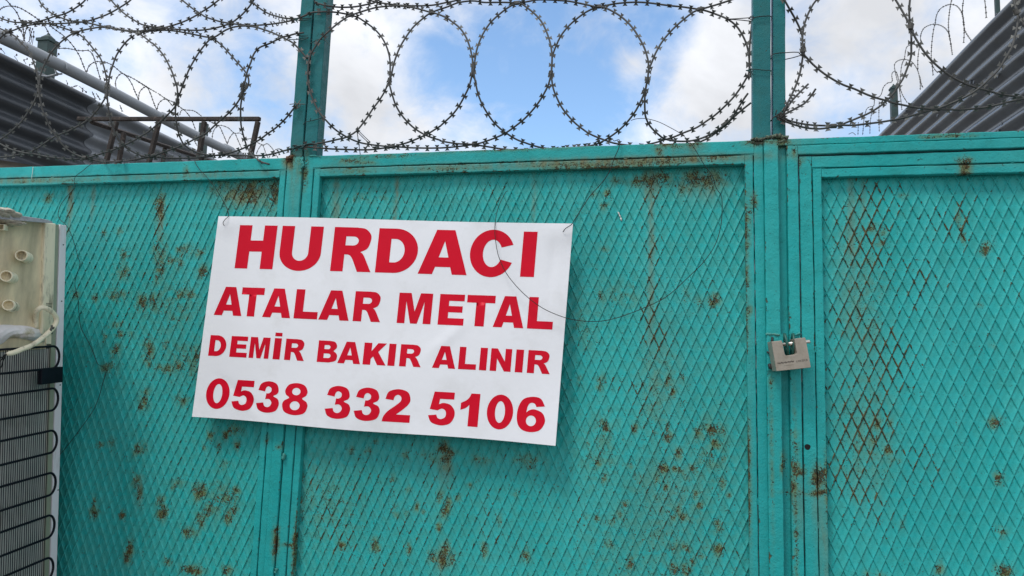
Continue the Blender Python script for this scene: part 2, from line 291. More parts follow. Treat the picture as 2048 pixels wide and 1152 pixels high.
def sheet(name, node_px, x0, x1, z0, z1, parent, gw=GW, gh=GH, skew=0.0):
    n0 = on_y(*node_px, YP); fi = [0, .045, .09, .13, .5, .895, .925, .955, .978]; hi0 = [1, .80, .38, 0, 0, 0, -.24, -.20, .85]; ri0 = [.8, .6, .3, .1, 0, .2, .6, .75, .8]
    fj = [0, .022, .045, .075, .105, .5, .87, .91, .955]; hj0 = [1, .85, -.13, -.18, 0, 0, 0, .38, .80]; rj0 = [1, 1, .95, .8, .25, 0, .1, .4, .8]
    # lattice coordinates i (up-right) and j (down-right)
    cs = [((x-n0[0])/gw, (z-n0[2])/gh) for x in (x0, x1) for z in (z0, z1)]
    I = [c[0]+c[1] for c in cs]; J = [c[0]-c[1] for c in cs]
    i0, i1, j0, j1 = math.floor(min(I))-1, math.ceil(max(I))+1, math.floor(min(J))-1, math.ceil(max(J))+1
    ui = np.array([i+f for i in range(i0, i1) for f in fi]); uj = np.array([j+f for j in range(j0, j1) for f in fj])
    hi = np.array(hi0*(i1-i0)); hj = np.array(hj0*(j1-j0)); ri = np.array(ri0*(i1-i0)); rj = np.array(rj0*(j1-j0))
    UI, UJ = np.meshgrid(ui, uj, indexing='ij')
    X = n0[0]+(UI+UJ)*gw/2; Z = n0[2]+(UI-UJ)*gh/2; X = X+skew*(Z-n0[2])
    dent = 0.0022*np.sin(X*9+1.3)*np.sin(Z*7+.4)+0.0009*np.sin(X*23+Z*17)
    # every strand of the raised mesh varies a little; the two directions meet flatter at the crossings
    ii = np.floor(UI).astype(int); jj = np.floor(UJ).astype(int)
    va = 0.52+0.48*np.mod(np.sin((np.round(UI*2)*12.9898+np.round(UJ*2)*78.233))*43758.5453, 1.0)**.6
    A1, A2 = hi[:, None]+0*UI, hj[None, :]+0*UI
    Hh = np.where((A1 > .1) | (A2 > .1), np.maximum(A1*0.92, A2), np.minimum(A1, A2))
    Y = YP+dent-0.0025*Hh*va
    ni, nj = UI.shape
    keep = (X >= x0) & (X <= x1) & (Z >= z0) & (Z <= z1)
    idx = np.arange(ni*nj).reshape(ni, nj)
    k4 = keep[:-1, :-1] & keep[1:, :-1] & keep[:-1, 1:] & keep[1:, 1:]
    q = np.stack([idx[:-1, :-1], idx[:-1, 1:], idx[1:, 1:], idx[1:, :-1]], -1)[k4]
    used = np.unique(q); remap = np.full(ni*nj, -1); remap[used] = np.arange(len(used)); q = remap[q]
    V = np.stack([X, Y, Z], -1).reshape(-1, 3)[used]
    ridge = np.maximum(ri[:, None], rj[None, :]).reshape(-1)[used]
    # worn dashes along one side of the strands
    fx, fz = V[:, 0], V[:, 2]
    R = field(fx, fz, SP); G = field(fx, fz, RG)*ridge; B = field(fx, fz, ST)
    cell = np.broadcast_to((ii*7.31+jj*3.77)[:, :], UI.shape).reshape(-1)[used]; hsh = np.mod(np.sin(cell*12.9898)*43758.5453, 1.0)
    R = R*(0.62+0.62*hsh)
    R = np.clip(R+np.where(fx > .2, .10, .19), 0, 1.4)
    G = G*(0.80+0.35*np.sin(fx*37+fz*11)*np.sin(fz*29-fx*5))+ridge*0.22
    me = bpy.data.meshes.new(name); me.from_pydata([], [], [])
    me.vertices.add(len(V)); me.vertices.foreach_set('co', (V-np.array(parent.location)).ravel())
    me.loops.add(len(q)*4); me.loops.foreach_set('vertex_index', q.ravel().astype(np.int32))
    me.polygons.add(len(q)); me.polygons.foreach_set('loop_start', (np.arange(len(q))*4).astype(np.int32)); me.polygons.foreach_set('loop_total', np.full(len(q), 4, np.int32))
    me.update(calc_edges=True)
    ca = me.color_attributes.new('wear', 'FLOAT_COLOR', 'POINT'); ca.data.foreach_set('color', np.stack([R, G, B, np.ones_like(R)], -1).astype(np.float32).ravel())
    return obj(name, me, M_SHEET, parent, True)

FSP = blobs([(1598,945,8,5,1.5),(1590,935,5,14,1.3),(1588,970,4,20,1.0),(1640,950,10,10,1.4),(1633,960,8,9,1.3),(1640,986,12,4,1.5),(1655,960,4,40,1.2),(1600,985,22,3,.8),(1566,928,4,14,1.3),(1590,888,4,20,.8),(1930,330,6,9,1.5),(1930,345,6,8,1.2),(1928,321,12,3,1.3),
 (1330,290,16,3,1.2),(1355,291,16,2.5,1.2),(1388,289,14,3,1.3),(1318,302,5,7,1.1),(700,322,18,4,1.1),(722,324,20,2.5,1.2),(745,326,6,3,.7),(578,318,10,9,1.4),(585,325,5,14,1.0),(1509,405,4,14,1.0),(1541,760,4,10,.7),(1588,303,4,9,1.0),(1600,325,5,6,.9),
 (1538,285,10,4,.9),(1512,285,16,6,1.0),(1565,283,10,8,1.1),(610,345,5,30,1.0),(553,1060,5,6,1.3),(552,1090,5,18,1.4),(590,1075,4,8,1.3),(588,1100,4,40,1.1),(577,1091,12,2.5,1.3),(533,880,4,8,.7),(560,893,6,3,1.0),(603,330,5,20,.9),(1900,272,30,3,.9),(1860,274,14,3,1.0),(1320,278,60,3,.8),(1000,300,120,2.5,.7),(760,312,70,2.5,1.0),
 (1330,325,12,6,.8),(1200,332,90,5,1.0),(1320,322,90,5,.9),(900,338,80,4,.6),(700,343,40,5,.6),(1120,328,60,4,.8),(60,362,60,4,.6),(150,362,60,4,.5),(372,345,5,14,.7),(1436,315,20,3,1.0),(1480,800,3,3,.5),(1497,620,4,8,1.2),(1494,455,4,50,.95),(1494,545,3,24,.8),(1495,640,3,30,.6),(1497,900,2.5,40,.8),(1499,1000,2.5,50,.8),(1541,905,2,120,.7),(1590,1010,3,140,.8)], 0)
FST = blobs([(60,360,110,6,1.0),(350,352,200,5,.7),(520,345,60,5,.5),(700,336,60,5,.6),(900,334,160,6,.7),(1250,322,220,7,1.1),(1560,285,40,10,.4),(590,370,10,50,.5),(1640,1000,12,50,.5),(1650,1090,9,100,.55),(1598,1010,9,40,.4),(1930,340,8,14,.8),(1940,330,60,2,.3),(700,330,30,8,.6),(1388,296,14,8,.6),(1335,300,22,6,.5),(577,325,9,14,1.0),(1497,620,6,160,.2),(1499,950,5,220,.2)], 0)

def bar(mb, a0, a1, l0, l1, yf, yb, vert=True, lean=0.0, edge=(0.55, 0.55), bv=0.0016, step=0.007, wob=0.0004):
    """rectangular tube: a0..a1 across, l0..l1 along; the front face is finely divided so it can carry wear and waviness"""
    wdt = a1-a0; n = max(2, int((l1-l0)/step)); m = max(2, int(wdt/0.006))
    prof = [(0, yb, 0), (0, yf+bv, edge[0]*.7), (bv*.35, yf+bv*.3, edge[0]), (bv, yf, edge[0]*.6)]
    prof += [(bv+(wdt-2*bv)*k/m, yf, 0) for k in range(1, m)]
    prof += [(wdt-bv, yf, edge[1]*.6), (wdt-bv*.35, yf+bv*.3, edge[1]), (wdt, yf+bv, edge[1]*.7), (wdt, yb, 0)]
    ls = np.linspace(l0, l1, n+1); ph = random.uniform(0, 9); V = []; W = []
    cu = np.array([p[0] for p in prof]); cy = np.array([p[1] for p in prof]); ce = np.array([p[2] for p in prof])
    A = []; Yv = []; Lv = []
    for i, l in enumerate(ls):
        wv = wob*(math.sin(l*21+ph)+.6*math.sin(l*57+ph*2)+.4*math.sin(l*131+ph*3))
        side = np.where(cu < wdt/2, -1, 1)*wob*.6*math.sin(l*83+ph)
        A.append(a0+cu+side*(ce > 0)+lean*(l-1.97)*(1 if vert else 0)); Yv.append(cy+wv*(cy < yb-1e-6)); Lv.append(np.full(len(cu), l))
    A = np.concatenate(A); Yv = np.concatenate(Yv); Lv = np.concatenate(Lv); E = np.tile(ce, n+1)
    X, Z = (A, Lv) if vert else (Lv, A)
    R = np.clip(field(X, Z, FSP)+0.04, 0, 1.5); B = field(X, Z, FST)
    nz = 0.75+0.55*np.sin(Lv*17+ph)*np.sin(Lv*41+ph*1.7)
    G = np.clip(E*nz*.78+0.35*R*(E > 0), 0, 1.2)
    k = len(prof); Fc = []
    for i in range(n):
        for j in range(k-1): 
            q = (i*k+j, (i+1)*k+j, (i+1)*k+j+1, i*k+j+1); Fc.append(q if vert else q[::-1])
        Fc.append((i*k+k-1, (i+1)*k+k-1, (i+1)*k, i*k))
    Fc += [tuple(range(k)), tuple(range(n*k+k-1, n*k-1, -1))]
    mb.add(np.stack([X, Yv, Z], -1), Fc, np.stack([R, G, B], -1))

def bead(mb, P, r, seg=7, amp=0.45, step=0.0018):
    """a lumpy line of weld or putty"""
    Q = spline(P, step); rr = r*(1+amp*rng.uniform(-1, 1, len(Q))); Q = Q+rng.normal(0, r*0.22, Q.shape); mb.tube(Q, rr, seg)

LB, RB = 0.0150, -0.0045      # how much the left and right uprights lean (metres per metre)
ZB, ZT = 0.10, 2.044          # bottom and top of the gate
BR = -0.0065
def lower(parent, x0, x1, m=M_FRAME):
    f = MB(); f.box(x0, x1, YP+.002, YP+.004, ZB+.03, 1.02); f.build('lower_sheet', m, parent)

# --- left leaf
gl = thing('gate_leaf', 'turquoise diamond mesh gate leaf behind the old fridge, left of the white sign', 'gate', (-1.45, 0, ZB), 'turquoise gate leaves')
f = MB()
bar(f, -0.8173, -0.8020, ZB, ZT-.002, 0, .03, True, LB)
bar(f, -2.20, -2.16, ZB, ZT, 0, .03, True, 0)
bar(f, 2.0165, ZT-.001, -2.16, -0.8180, 0, .03, False, edge=(.8, .5)); bar(f, ZB, ZB+.04, -2.16, -0.846, 0, .03, False); bar(f, 0.99, 1.03, -2.16, -0.846, 0, .03, False)
f.build('frame', M_FRAME, gl)
f = MB()
bar(f, -0.8335, -0.8197, 1.031, 2.0145, 0.0004, .0125, True, LB)
bar(f, 1.998, 2.0145, -2.158, -0.8330, 0.0002, .0125, False, edge=(.9, .7))
bar(f, 2.0135, 2.0167, -0.8345, -0.8172, 0.0006, .01, False); bar(f, 2.0143, 2.0167, -1.4240, -1.4160, 0.0002, .01, False); bar(f, 2.0143, 2.0167, -1.1120, -1.1070, 0.0002, .01, False)
bar(f, 2.0143, 2.0167, -1.83, -1.82, 0.0002, .01, False); bar(f, -0.8198, -0.8172, 1.448, 1.463, 0.0004, .01, True, LB)
f.build('inner_frame', M_FRAME, gl)
sheet('mesh_panel', (72.3, 410.3), -2.17, -0.8155, 1.0, 2.035, gl, skew=-.012)
lower(gl, -2.17, -0.84)
# --- middle leaf
gm = thing('gate_leaf', 'rust speckled turquoise gate leaf in the middle, between the sign and the padlock', 'gate', (-0.3, 0, ZB), 'turquoise gate leaves')
f = MB()
bar(f, -0.7769, -0.7545, ZB, ZT, 0, .03, True, LB); bar(f, 0.1628, 0.1803, ZB, ZT, 0, .03, True, RB)
bar(f, 2.0175, ZT+.0005, -0.7545, 0.1625, 0, .03, False, edge=(.8, .8)); bar(f, ZB, ZB+.04, -0.78, 0.165, 0, .03, False); bar(f, 0.99, 1.03, -0.78, 0.165, 0, .03, False)
f.build('frame', M_FRAME, gm)
f = MB()
bar(f, -0.7521, -0.7375, 1.031, 2.0155, 0.0004, .0125, True, LB, edge=(.4, .9)); bar(f, 0.1458, 0.1611, 1.031, 2.0155, 0.0004, .0125, True, RB, edge=(1.0, .4))
bar(f, 1.9982, 2.0155, -0.7370, 0.1453, 0.0002, .0125, False, edge=(1.0, .8))
for (xa, xb) in ((-0.7545, -0.7365), (0.1400, 0.1630), (-0.262, -0.256), (-0.3000, -0.2975), (-0.085, -0.078)): bar(f, 2.0150, 2.0178, xa, xb, 0.0005, .01, False)
for z in (1.755, 1.36): bar(f, 0.1608, 0.1632, z, z+.012, 0.0005, .01, True, RB)
f.build('inner_frame', M_FRAME, gm)
sheet('mesh_panel', (652.5, 1056.1), -0.758, 0.1660, 1.0, 2.035, gm, skew=.004)
lower(gm, -0.77, 0.17)
f = MB(); bead(f, [on_y(1236, 424, YP-.0012), on_y(1240, 432, YP-.0014), on_y(1243, 441, YP-.0010)], .0016); f.build('paint_drip', mat('pale paint drip', (.62, .66, .62), .6), gm, True)
f = MB(); bar(f, -0.8020, -0.7792, ZB, ZT-.001, -.0035, .02, True, LB, edge=(.4, .8)); f.build('cover_strip', M_FRAME, gm)
f = MB(); bar(f, 0.1806, 0.2062, ZB, 2.0385, -.0075, .02, True, -.002, edge=(.8, .5)); f.build('cover_strip', M_FRAME, gm)
# --- right leaf, inside a fixed outer frame
gr_ = thing('gate_leaf', 'turquoise gate leaf right of the padlock, rust running along its mesh', 'gate', (0.75, 0, ZB), 'turquoise gate leaves')
f = MB()
bar(f, 0.2447, 0.2668, ZB+.01, 2.0088, -.0015, .03, True, 0, edge=(.5, .9)); bar(f, 1.9865, 2.0088, 0.2672, 1.24, -.0015, .03, False); bar(f, 1.24, 1.28, ZB+.01, 2.0088, -.0015, .03, True)
bar(f, ZB+.01, ZB+.05, 0.267, 1.24, 0, .03, False); bar(f, 0.99, 1.03, 0.267, 1.24, 0, .03, False)
f.build('frame', M_FRAME, gr_)
f = MB()
bar(f, 0.2685, 0.2838, 1.031, 1.9848, -.0008, .0125, True, 0, edge=(.6, .6)); bar(f, 1.9680, 1.9848, 0.2842, 1.24, -.0010, .0125, False, edge=(.8, .4))
bar(f, 1.9843, 1.9868, 0.2660, 0.2905, -.0006, .01, False); bar(f, 1.9843, 1.9868, 0.6040, 0.6085, -.0006, .01, False)
for z in (1.640, 1.325): bar(f, 0.2665, 0.2688, z, z+.011, -.0006, .01, True)
f.build('inner_frame', M_FRAME, gr_)
sheet('mesh_panel', (1854.3, 1045.9), 0.2640, 1.245, 1.0, 2.000, gr_, skew=.002)
lower(gr_, 0.27, 1.25)
f = MB(); bmx = on_y(1615, 894, -.002)
f.add([(bmx[0]+.0052*math.cos(t)*(1+.1*math.sin(3*t)), -.0022, bmx[2]+.0052*math.sin(t)) for t in np.linspace(0, 2*math.pi, 20, endpoint=False)], [tuple(range(20))]); f.build('bolt_hole', M_BLACKHOLE, gr_)
df = thing('door_frame', 'fixed turquoise outer frame around the right gate leaf, its upright under the right post', 'frame', (0.23, 0, ZB))
f = MB()
bar(f, 0.2222, 0.2421, ZB, 2.0305, -.0040, .03, True, 0, edge=(1.0, .5)); bar(f, 2.0125, 2.0305, 0.2425, 1.29, -.0040, .03, False, edge=(.6, .5)); bar(f, 1.29, 1.33, ZB, ZT, -.004, .03, True)
bar(f, 2.0318, ZT+.0005, 0.1812, 1.29, -.0012, .03, False, edge=(.5, .9)); bar(f, 0.2060, 0.2224, ZB, 2.0318, .0075, .03, True, 0, edge=(0, 0))
f.build('frame', M_FRAME, df)
# --- posts standing on the gate, which carry the razor wire
def upright(parent, xa, xb, lean, z0, z1, yb=.033):
    f = MB(); bar(f, xa+lean*.08, xb+lean*.08, z0, z1, .003, yb, True, lean, edge=(.25, .25), step=.01); f.build('wire_post', M_POST, parent)
upright(gl, -0.8158, -0.7859, .0165, ZT-.002, 2.74); upright(gm, -0.7822, -0.7526, .0165, ZT-.0, 2.74)
upright(gm, 0.1604, 0.1935, .0085, ZT-.001, 2.74); upright(df, 0.1972, 0.2197, .0105, ZT-.0005, 2.74)
def welds(parent, runs, m):
    f = MB()
    for P, r in runs:
        f = MB(); bead(f, [on_y(x, y, Y) for x, y, Y in P], r); f.build('weld', m, parent, True)
M_PUTTY = paint_material('crusted weld', (0.06, 0.20, 0.15), 0.0009)
M_PUTTYB = mat('crusted dark weld', (0.12, 0.16, 0.11), 0.85, bump=(300, 0.001), var=0.4, vscale=200, dirt=0.9, dirt_col=(0.03, 0.02, 0.015), dscale=150, dth=(.45, .6))
welds(gm, [([(1504, 278, -.001), (1515, 280, -.002), (1528, 277, -.002), (1541, 274, -.001)], .0034), ([(1503, 284, 0), (1514, 287, 0), (1528, 286, 0)], .0024)], M_PUTTYB)
welds(df, [([(1543, 274, -.001), (1556, 271, -.002), (1566, 275, -.002), (1575, 276, -.001)], .0036), ([(1558, 285, -.001), (1568, 281, -.001), (1574, 277, 0)], .0028), ([(1553, 272, 0), (1562, 269, 0)], .002)], M_PUTTYB)
welds(gl, [([(572, 317, -.001), (580, 314, -.002), (586, 315, -.001)], .0042), ([(574, 321, 0), (582, 322, 0)], .003)], mat('rusted weld', (0.13, 0.07, 0.035), 0.9, bump=(300, 0.001), var=0.5, vscale=150))
welds(gm, [([(606, 314, -.001), (604, 322, -.003), (607, 330, -.003), (603, 337, -.002)], .0026), ([(618, 312, -.001), (630, 312, -.001), (642, 314, 0)], .0018), ([(553, 1137, -.003), (551, 1146, -.003)], .003), ([(569, 908, -.003), (567, 918, -.003)], .003)], M_PUTTY)
# stubs of an older lug beside the padlock
def lugs(parent):
    for P, r in (([(1546,676,-.011),(1544,682,-.015),(1541,688,-.013)], .0022), ([(1534,704,-.012),(1538,705,-.014),(1544,704,-.014)], .0017), ([(1538,731,-.012),(1543,735,-.016),(1549,737,-.015)], .0034)):
        f = MB(); bead(f, [on_y(*p) for p in P], r, amp=.15); f.build('broken_lug', mat('blackened steel', (.018, .02, .02), .6), parent, True)
# hasp: two eyes welded to the leaves for the padlock
def eye(parent, px, py, tilt):
    f = MB(); c = on_y(px, py, -.019); out = []
    n = 22
    for k in range(n):
        t = 2*math.pi*k/n; out.append(np.array([0, .0155*math.cos(t), .022*math.sin(t)]))
    ring = [c+o+np.array([tilt*o[2], 0, 0]) for o in out]; inn = [c+o*.45+np.array([tilt*o[2], 0, 0]) for o in out]
    for dx in (0,):
        A = [r+np.array([-.0018, 0, 0]) for r in ring]; B_ = [r+np.array([.0018, 0, 0]) for r in ring]; C_ = [r+np.array([-.0018, 0, 0]) for r in inn]; D_ = [r+np.array([.0018, 0, 0]) for r in inn]
        V = A+B_+C_+D_; Fc = []
        for k in range(n):
            j = (k+1) % n; Fc += [(k, j, n+j, n+k), (2*n+k, 3*n+k, 3*n+j, 2*n+j), (k, 2*n+k, 2*n+j, j), (n+k, n+j, 3*n+j, 3*n+k)]
        f.add(V, Fc)
    f.build('hasp_eye', M_EYE, parent, True)
M_EYE = mat('chipped green paint', (0.015, 0.10, 0.08), 0.5, 0.1, bump=(200, 0.0006), var=0.5, vscale=160, dirt=0.9, dirt_col=(0.10, 0.08, 0.05), dscale=160)
eye(gm, 1572, 690, -.12); eye(gr_, 1585, 690, .05)
lugs(gm)
f = MB(); a = on_y(1533, 668, -.0098); b_ = on_y(1567, 742, -.0098)
bar(f, a[0], b_[0]+.002, b_[2], a[2], -.0105, -.0068, True, 0, edge=(1.3, .8), step=.004)
f.build('hasp_plate', M_FRAME, gm)
f = MB(); bead(f, [on_y(1532, 668, -.010), on_y(1545, 669, -.011), on_y(1559, 670, -.010)], .0022); f.build('weld', M_PUTTY, gm, True)
f = MB(); bead(f, [on_y(1583, 667, -.006), on_y(1590, 670, -.006), on_y(1600, 666, -.005)], .0024); f.build('weld', M_PUTTY, gr_, True); f = MB(); bead(f, [on_y(1598, 673, -.004), on_y(1600, 684, -.003)], .0018); f.build('weld', M_PUTTY, gr_, True)

# ================================================================== padlock
M_LOCK = mat('worn stainless steel', (0.37, 0.325, 0.265), 0.42, 0.4, bump=(500, 0.0001), var=0.12, vscale=60, dirt=0.5, dirt_col=(0.20, 0.15, 0.10), dscale=70, dth=(.5, .75))
M_ENG = mat('engraving', (0.05, 0.04, 0.035), 0.7, 0.3)
def lk(x, y, Y): return on_y(1530+x/10.47, 650+y/10.47, Y)
pc = lk(550, 650, -.030)
pl = thing('padlock', 'worn steel block padlock with a square notch, closed on the gate eyes', 'padlock', tuple(pc))
YL0, YL1 = -.040, -.018
outl = [(135,345),(350,325),(372,400),(408,575),(418,612),(432,630),(456,642),(640,612),(662,600),(668,575),(640,420),(610,288),(838,262),(852,285),(905,560),(962,880),(950,892),(250,968),(238,955)]
f = MB(); fr_ = [lk(x, y, YL0) for x, y in outl]; f.prism(fr_, [p+np.array([-.0045, YL1-YL0, -.0006]) for p in fr_]); f.build('body', M_LOCK, pl, bevel=.0009)
f = MB()
p0, p1 = lk(362, 412, -.0245), lk(945, 345, -.0245); ax = (p1-p0)/np.linalg.norm(p1-p0)
f.tube([p0-ax*.006, p0+(p1-p0)*.5, p1-ax*.0015, p1], [.0036, .0036, .0036, .0026], 16); f.build('shackle_pin', mat('polished pin', (0.66, 0.62, 0.56), 0.25, 0.8, var=.1), pl, True)
def engraving(txt, x0, y0, x1, y1, h, squash=1.0):
    cu = bpy.data.curves.new('t', 'FONT'); cu.body = txt; cu.size = 1; cu.extrude = 0; o = bpy.data.objects.new('t', cu); COL.objects.link(o)
    dg = bpy.context.evaluated_depsgraph_get(); me = bpy.data.meshes.new_from_object(o.evaluated_get(dg)); bpy.data.objects.remove(o)
    V = np.array([v.co[:] for v in me.vertices]); V[:, 0] -= V[:, 0].min(); V[:, 0] /= V[:, 0].max(); V[:, 1] /= V[:, 1].max()
    A = lk(x0, y0, YL0-.00012); B_ = lk(x1, y1, YL0-.00012); up = lk(x0-h*.22, y0-h, YL0-.00012)-A
    P = A+V[:, :1]*(B_-A)+V[:, 1:2]*up-np.array(pl.location)
    me.vertices.foreach_set('co', P.ravel()); me.update(); return me
for args in (("SÜPER", 655, 785, 768, 768, 46), ("SEKUR", 778, 768, 900, 752, 46)):
    obj('engraving', engraving(*args), M_ENG, pl)
f = MB()
for (x0, y0, x1, y1) in ((395, 858, 600, 832),):
    a = lk(x0, y0, YL0-.00012); b_ = lk(x1, y1, YL0-.00012); f.add([a, b_, b_+np.array([0, 0, .0004]), a+np.array([0, 0, .0004])], [(0, 1, 2, 3)])
random.seed(3)
for k in range(15):   # the worn, no longer readable stamp on the left
    x = 265+k*23; y = 800-k*2.9+(0 if k % 3 else -8); a = lk(x, y+22, YL0-.00012); w_ = .0012; h_ = .0034*random.uniform(.6, 1)
    q = [a, a+np.array([w_, 0, .0001]), a+np.array([w_, 0, h_]), a+np.array([0, 0, h_])]; f.add(q, [(0, 1, 2, 3)])
    if k % 2: a = a+np.array([0, 0, h_*.45]); f.add([a, a+np.array([.0019, 0, .0002]), a+np.array([.0019, 0, .0007]), a+np.array([0, 0, .0005])], [(0, 1, 2, 3)])
f.build('worn_stamp', M_ENG, pl)

# ================================================================== sign
YS = -.013
def cs(x, y, Y=YS): return on_y(380+x/2.6256, 420+y/2.6256, Y)
Q = [on_y(437, 432.5, YS), on_y(1146, 447, YS), on_y(1111, 891, YS), on_y(384, 834, YS)]     # TL TR BR BL
def homog():
    A = []; src = [(0, 1), (1, 1), (1, 0), (0, 0)]
    for (s, t), q in zip(src, Q):
        x, z = q[0], q[2]; A.append([s, t, 1, 0, 0, 0, -x*s, -x*t, -x]); A.append([0, 0, 0, s, t, 1, -z*s, -z*t, -z])
    u, s_, vt = np.linalg.svd(np.array(A)); return vt[-1].reshape(3, 3)
HM = homog(); HI = np.linalg.inv(HM)
def st(p): q = HI @ np.array([p[0], p[2], 1.0]); return q[0]/q[2], q[1]/q[2]
def sgn(s, t, off=0.0):
    s = np.asarray(s, float); t = np.asarray(t, float); d = HM[2, 0]*s+HM[2, 1]*t+HM[2, 2]
    x = (HM[0, 0]*s+HM[0, 1]*t+HM[0, 2])/d; z = (HM[1, 0]*s+HM[1, 1]*t+HM[1, 2])/d
    # a limp vinyl sheet: hangs off two top corners, bellies out slightly, lower right stands off
    y = YS-.004*np.sin(math.pi*s)*(1-t)-.012*np.clip(1-t, 0, 1)**1.5*(.35+.65*s)+.0022*np.sin(s*17+t*3)*(1-t)**2.2+.0013*np.sin(s*31+1+t*4)*t**2.5+.0007*np.sin(s*9-t*11+2)
    y += -.0035*np.exp(-((s-.028)**2/.0016+(t-.97)**2/.004))-.0035*np.exp(-((s-.975)**2/.0022+(t-.965)**2/.005))
    y += .0020*np.exp(-((s-.5+.35*(t-.5))**2/.0009))*np.exp(-((t-.72)**2/.02))-.0018*np.exp(-((s-.70-.5*(t-.45))**2/.0005))*np.exp(-((t-.45)**2/.008))
    y += .0018*np.exp(-((s-.955)**2/.00012))*np.exp(-((t-.8)**2/.02))+.0015*np.exp(-((s-.14+.9*(t-.12))**2/.0004))*np.exp(-((t-.12)**2/.006))
    z = z+.0016*np.sin(s*math.pi*3+.4)*np.clip(1-t, 0, 1)**3+.0012*np.sin(s*math.pi*2)*t**6
    P = np.stack([x, y*0+YS, z], -1); k = ((y-CAM[1])/(YS-CAM[1]))[..., None]
    return CAM+(P-CAM)*k+np.array([0, off, 0])
sg = thing('sign', 'white sheet sign with red lettering and a phone number, wired to the gate', 'sign', tuple(sgn(.5, .5)))
ns, ntt = 150, 90
SS, TT = np.meshgrid(np.linspace(0, 1, ns), np.linspace(0, 1, ntt), indexing='ij')
Vf = sgn(SS, TT).reshape(-1, 3); Vb = Vf+np.array([0, .0006, 0]); n_ = ns*ntt
Fq = [(i*ntt+j, (i+1)*ntt+j, (i+1)*ntt+j+1, i*ntt+j+1) for i in range(ns-1) for j in range(ntt-1)]
Fb = [tuple(n_+k for k in q[::-1]) for q in Fq]
rim = [i*ntt for i in range(ns)]+[(ns-1)*ntt+j for j in range(1, ntt)]+[i*ntt+ntt-1 for i in range(ns-2, -1, -1)]+[j for j in range(ntt-2, 0, -1)]
Vr = np.vstack([Vf[rim], Vb[rim]]); nr = len(rim); o_ = 2*n_
Fr = [(o_+k, o_+nr+k, o_+nr+(k+1) % nr, o_+(k+1) % nr) for k in range(nr)]
M_VINYL = mat('white vinyl', (0.86, 0.865, 0.89), 0.42, bump=(45, 0.0005), var=0.03, vscale=5, dirt=0.30, dirt_col=(0.50, 0.48, 0.43), dscale=7, dth=(.54, .74))
obj('vinyl_sheet', mesh_np('vinyl_sheet', np.vstack([Vf, Vb, Vr]), Fq+Fb+Fr, sg), M_VINYL, sg, True)

def E_(cx, cy, rx, ry, n=40): return [(cx+rx*math.cos(t), cy+ry*math.sin(t)) for t in np.linspace(0, 2*math.pi, n, endpoint=False)]
def arc(cx, cy, rx, ry, a0, a1, n=24): return [(cx+rx*math.cos(rad(a)), cy+ry*math.sin(rad(a))) for a in np.linspace(a0, a1, n)]
def P_(pts):
    """closed outline; points with a third value are smooth, the others are corners"""
    n = len(pts); cor = [i for i, p in enumerate(pts) if len(p) == 2]
    if not cor:
        q = [p[:2] for p in pts]; q = q[-1:]+q+q[:2]; out = []
        for i in range(1, len(q)-2):
            p0, p1, p2, p3 = map(np.array, q[i-1:i+3])
            for t in np.linspace(0, 1, 10, endpoint=False): out.append(tuple(.5*((2*p1)+(-p0+p2)*t+(2*p0-5*p1+4*p2-p3)*t*t+(-p0+3*p1-3*p2+p3)*t**3)))
        return out
    out = []
    for a, c in enumerate(cor):
        d = cor[(a+1) % len(cor)]; seg = [pts[c][:2]]; k = (c+1) % n
        while k != d: seg.append(pts[k][:2]); k = (k+1) % n
        seg.append(pts[d][:2])
        if len(seg) == 2: out.append(seg[0])
        else: out += [tuple(p) for p in spline(np.array(seg), .04)[:-1]]
    return out
def rrect_hole(x0, x1, y0, y1, r): # square left, round right
    cy, ry = (y0+y1)/2, (y1-y0)/2; return [(x0, y0), (x1-r, y0)]+arc(x1-r, cy, r, ry, -90, 90, 14)[1:-1]+[(x1-r, y1), (x0, y1)]
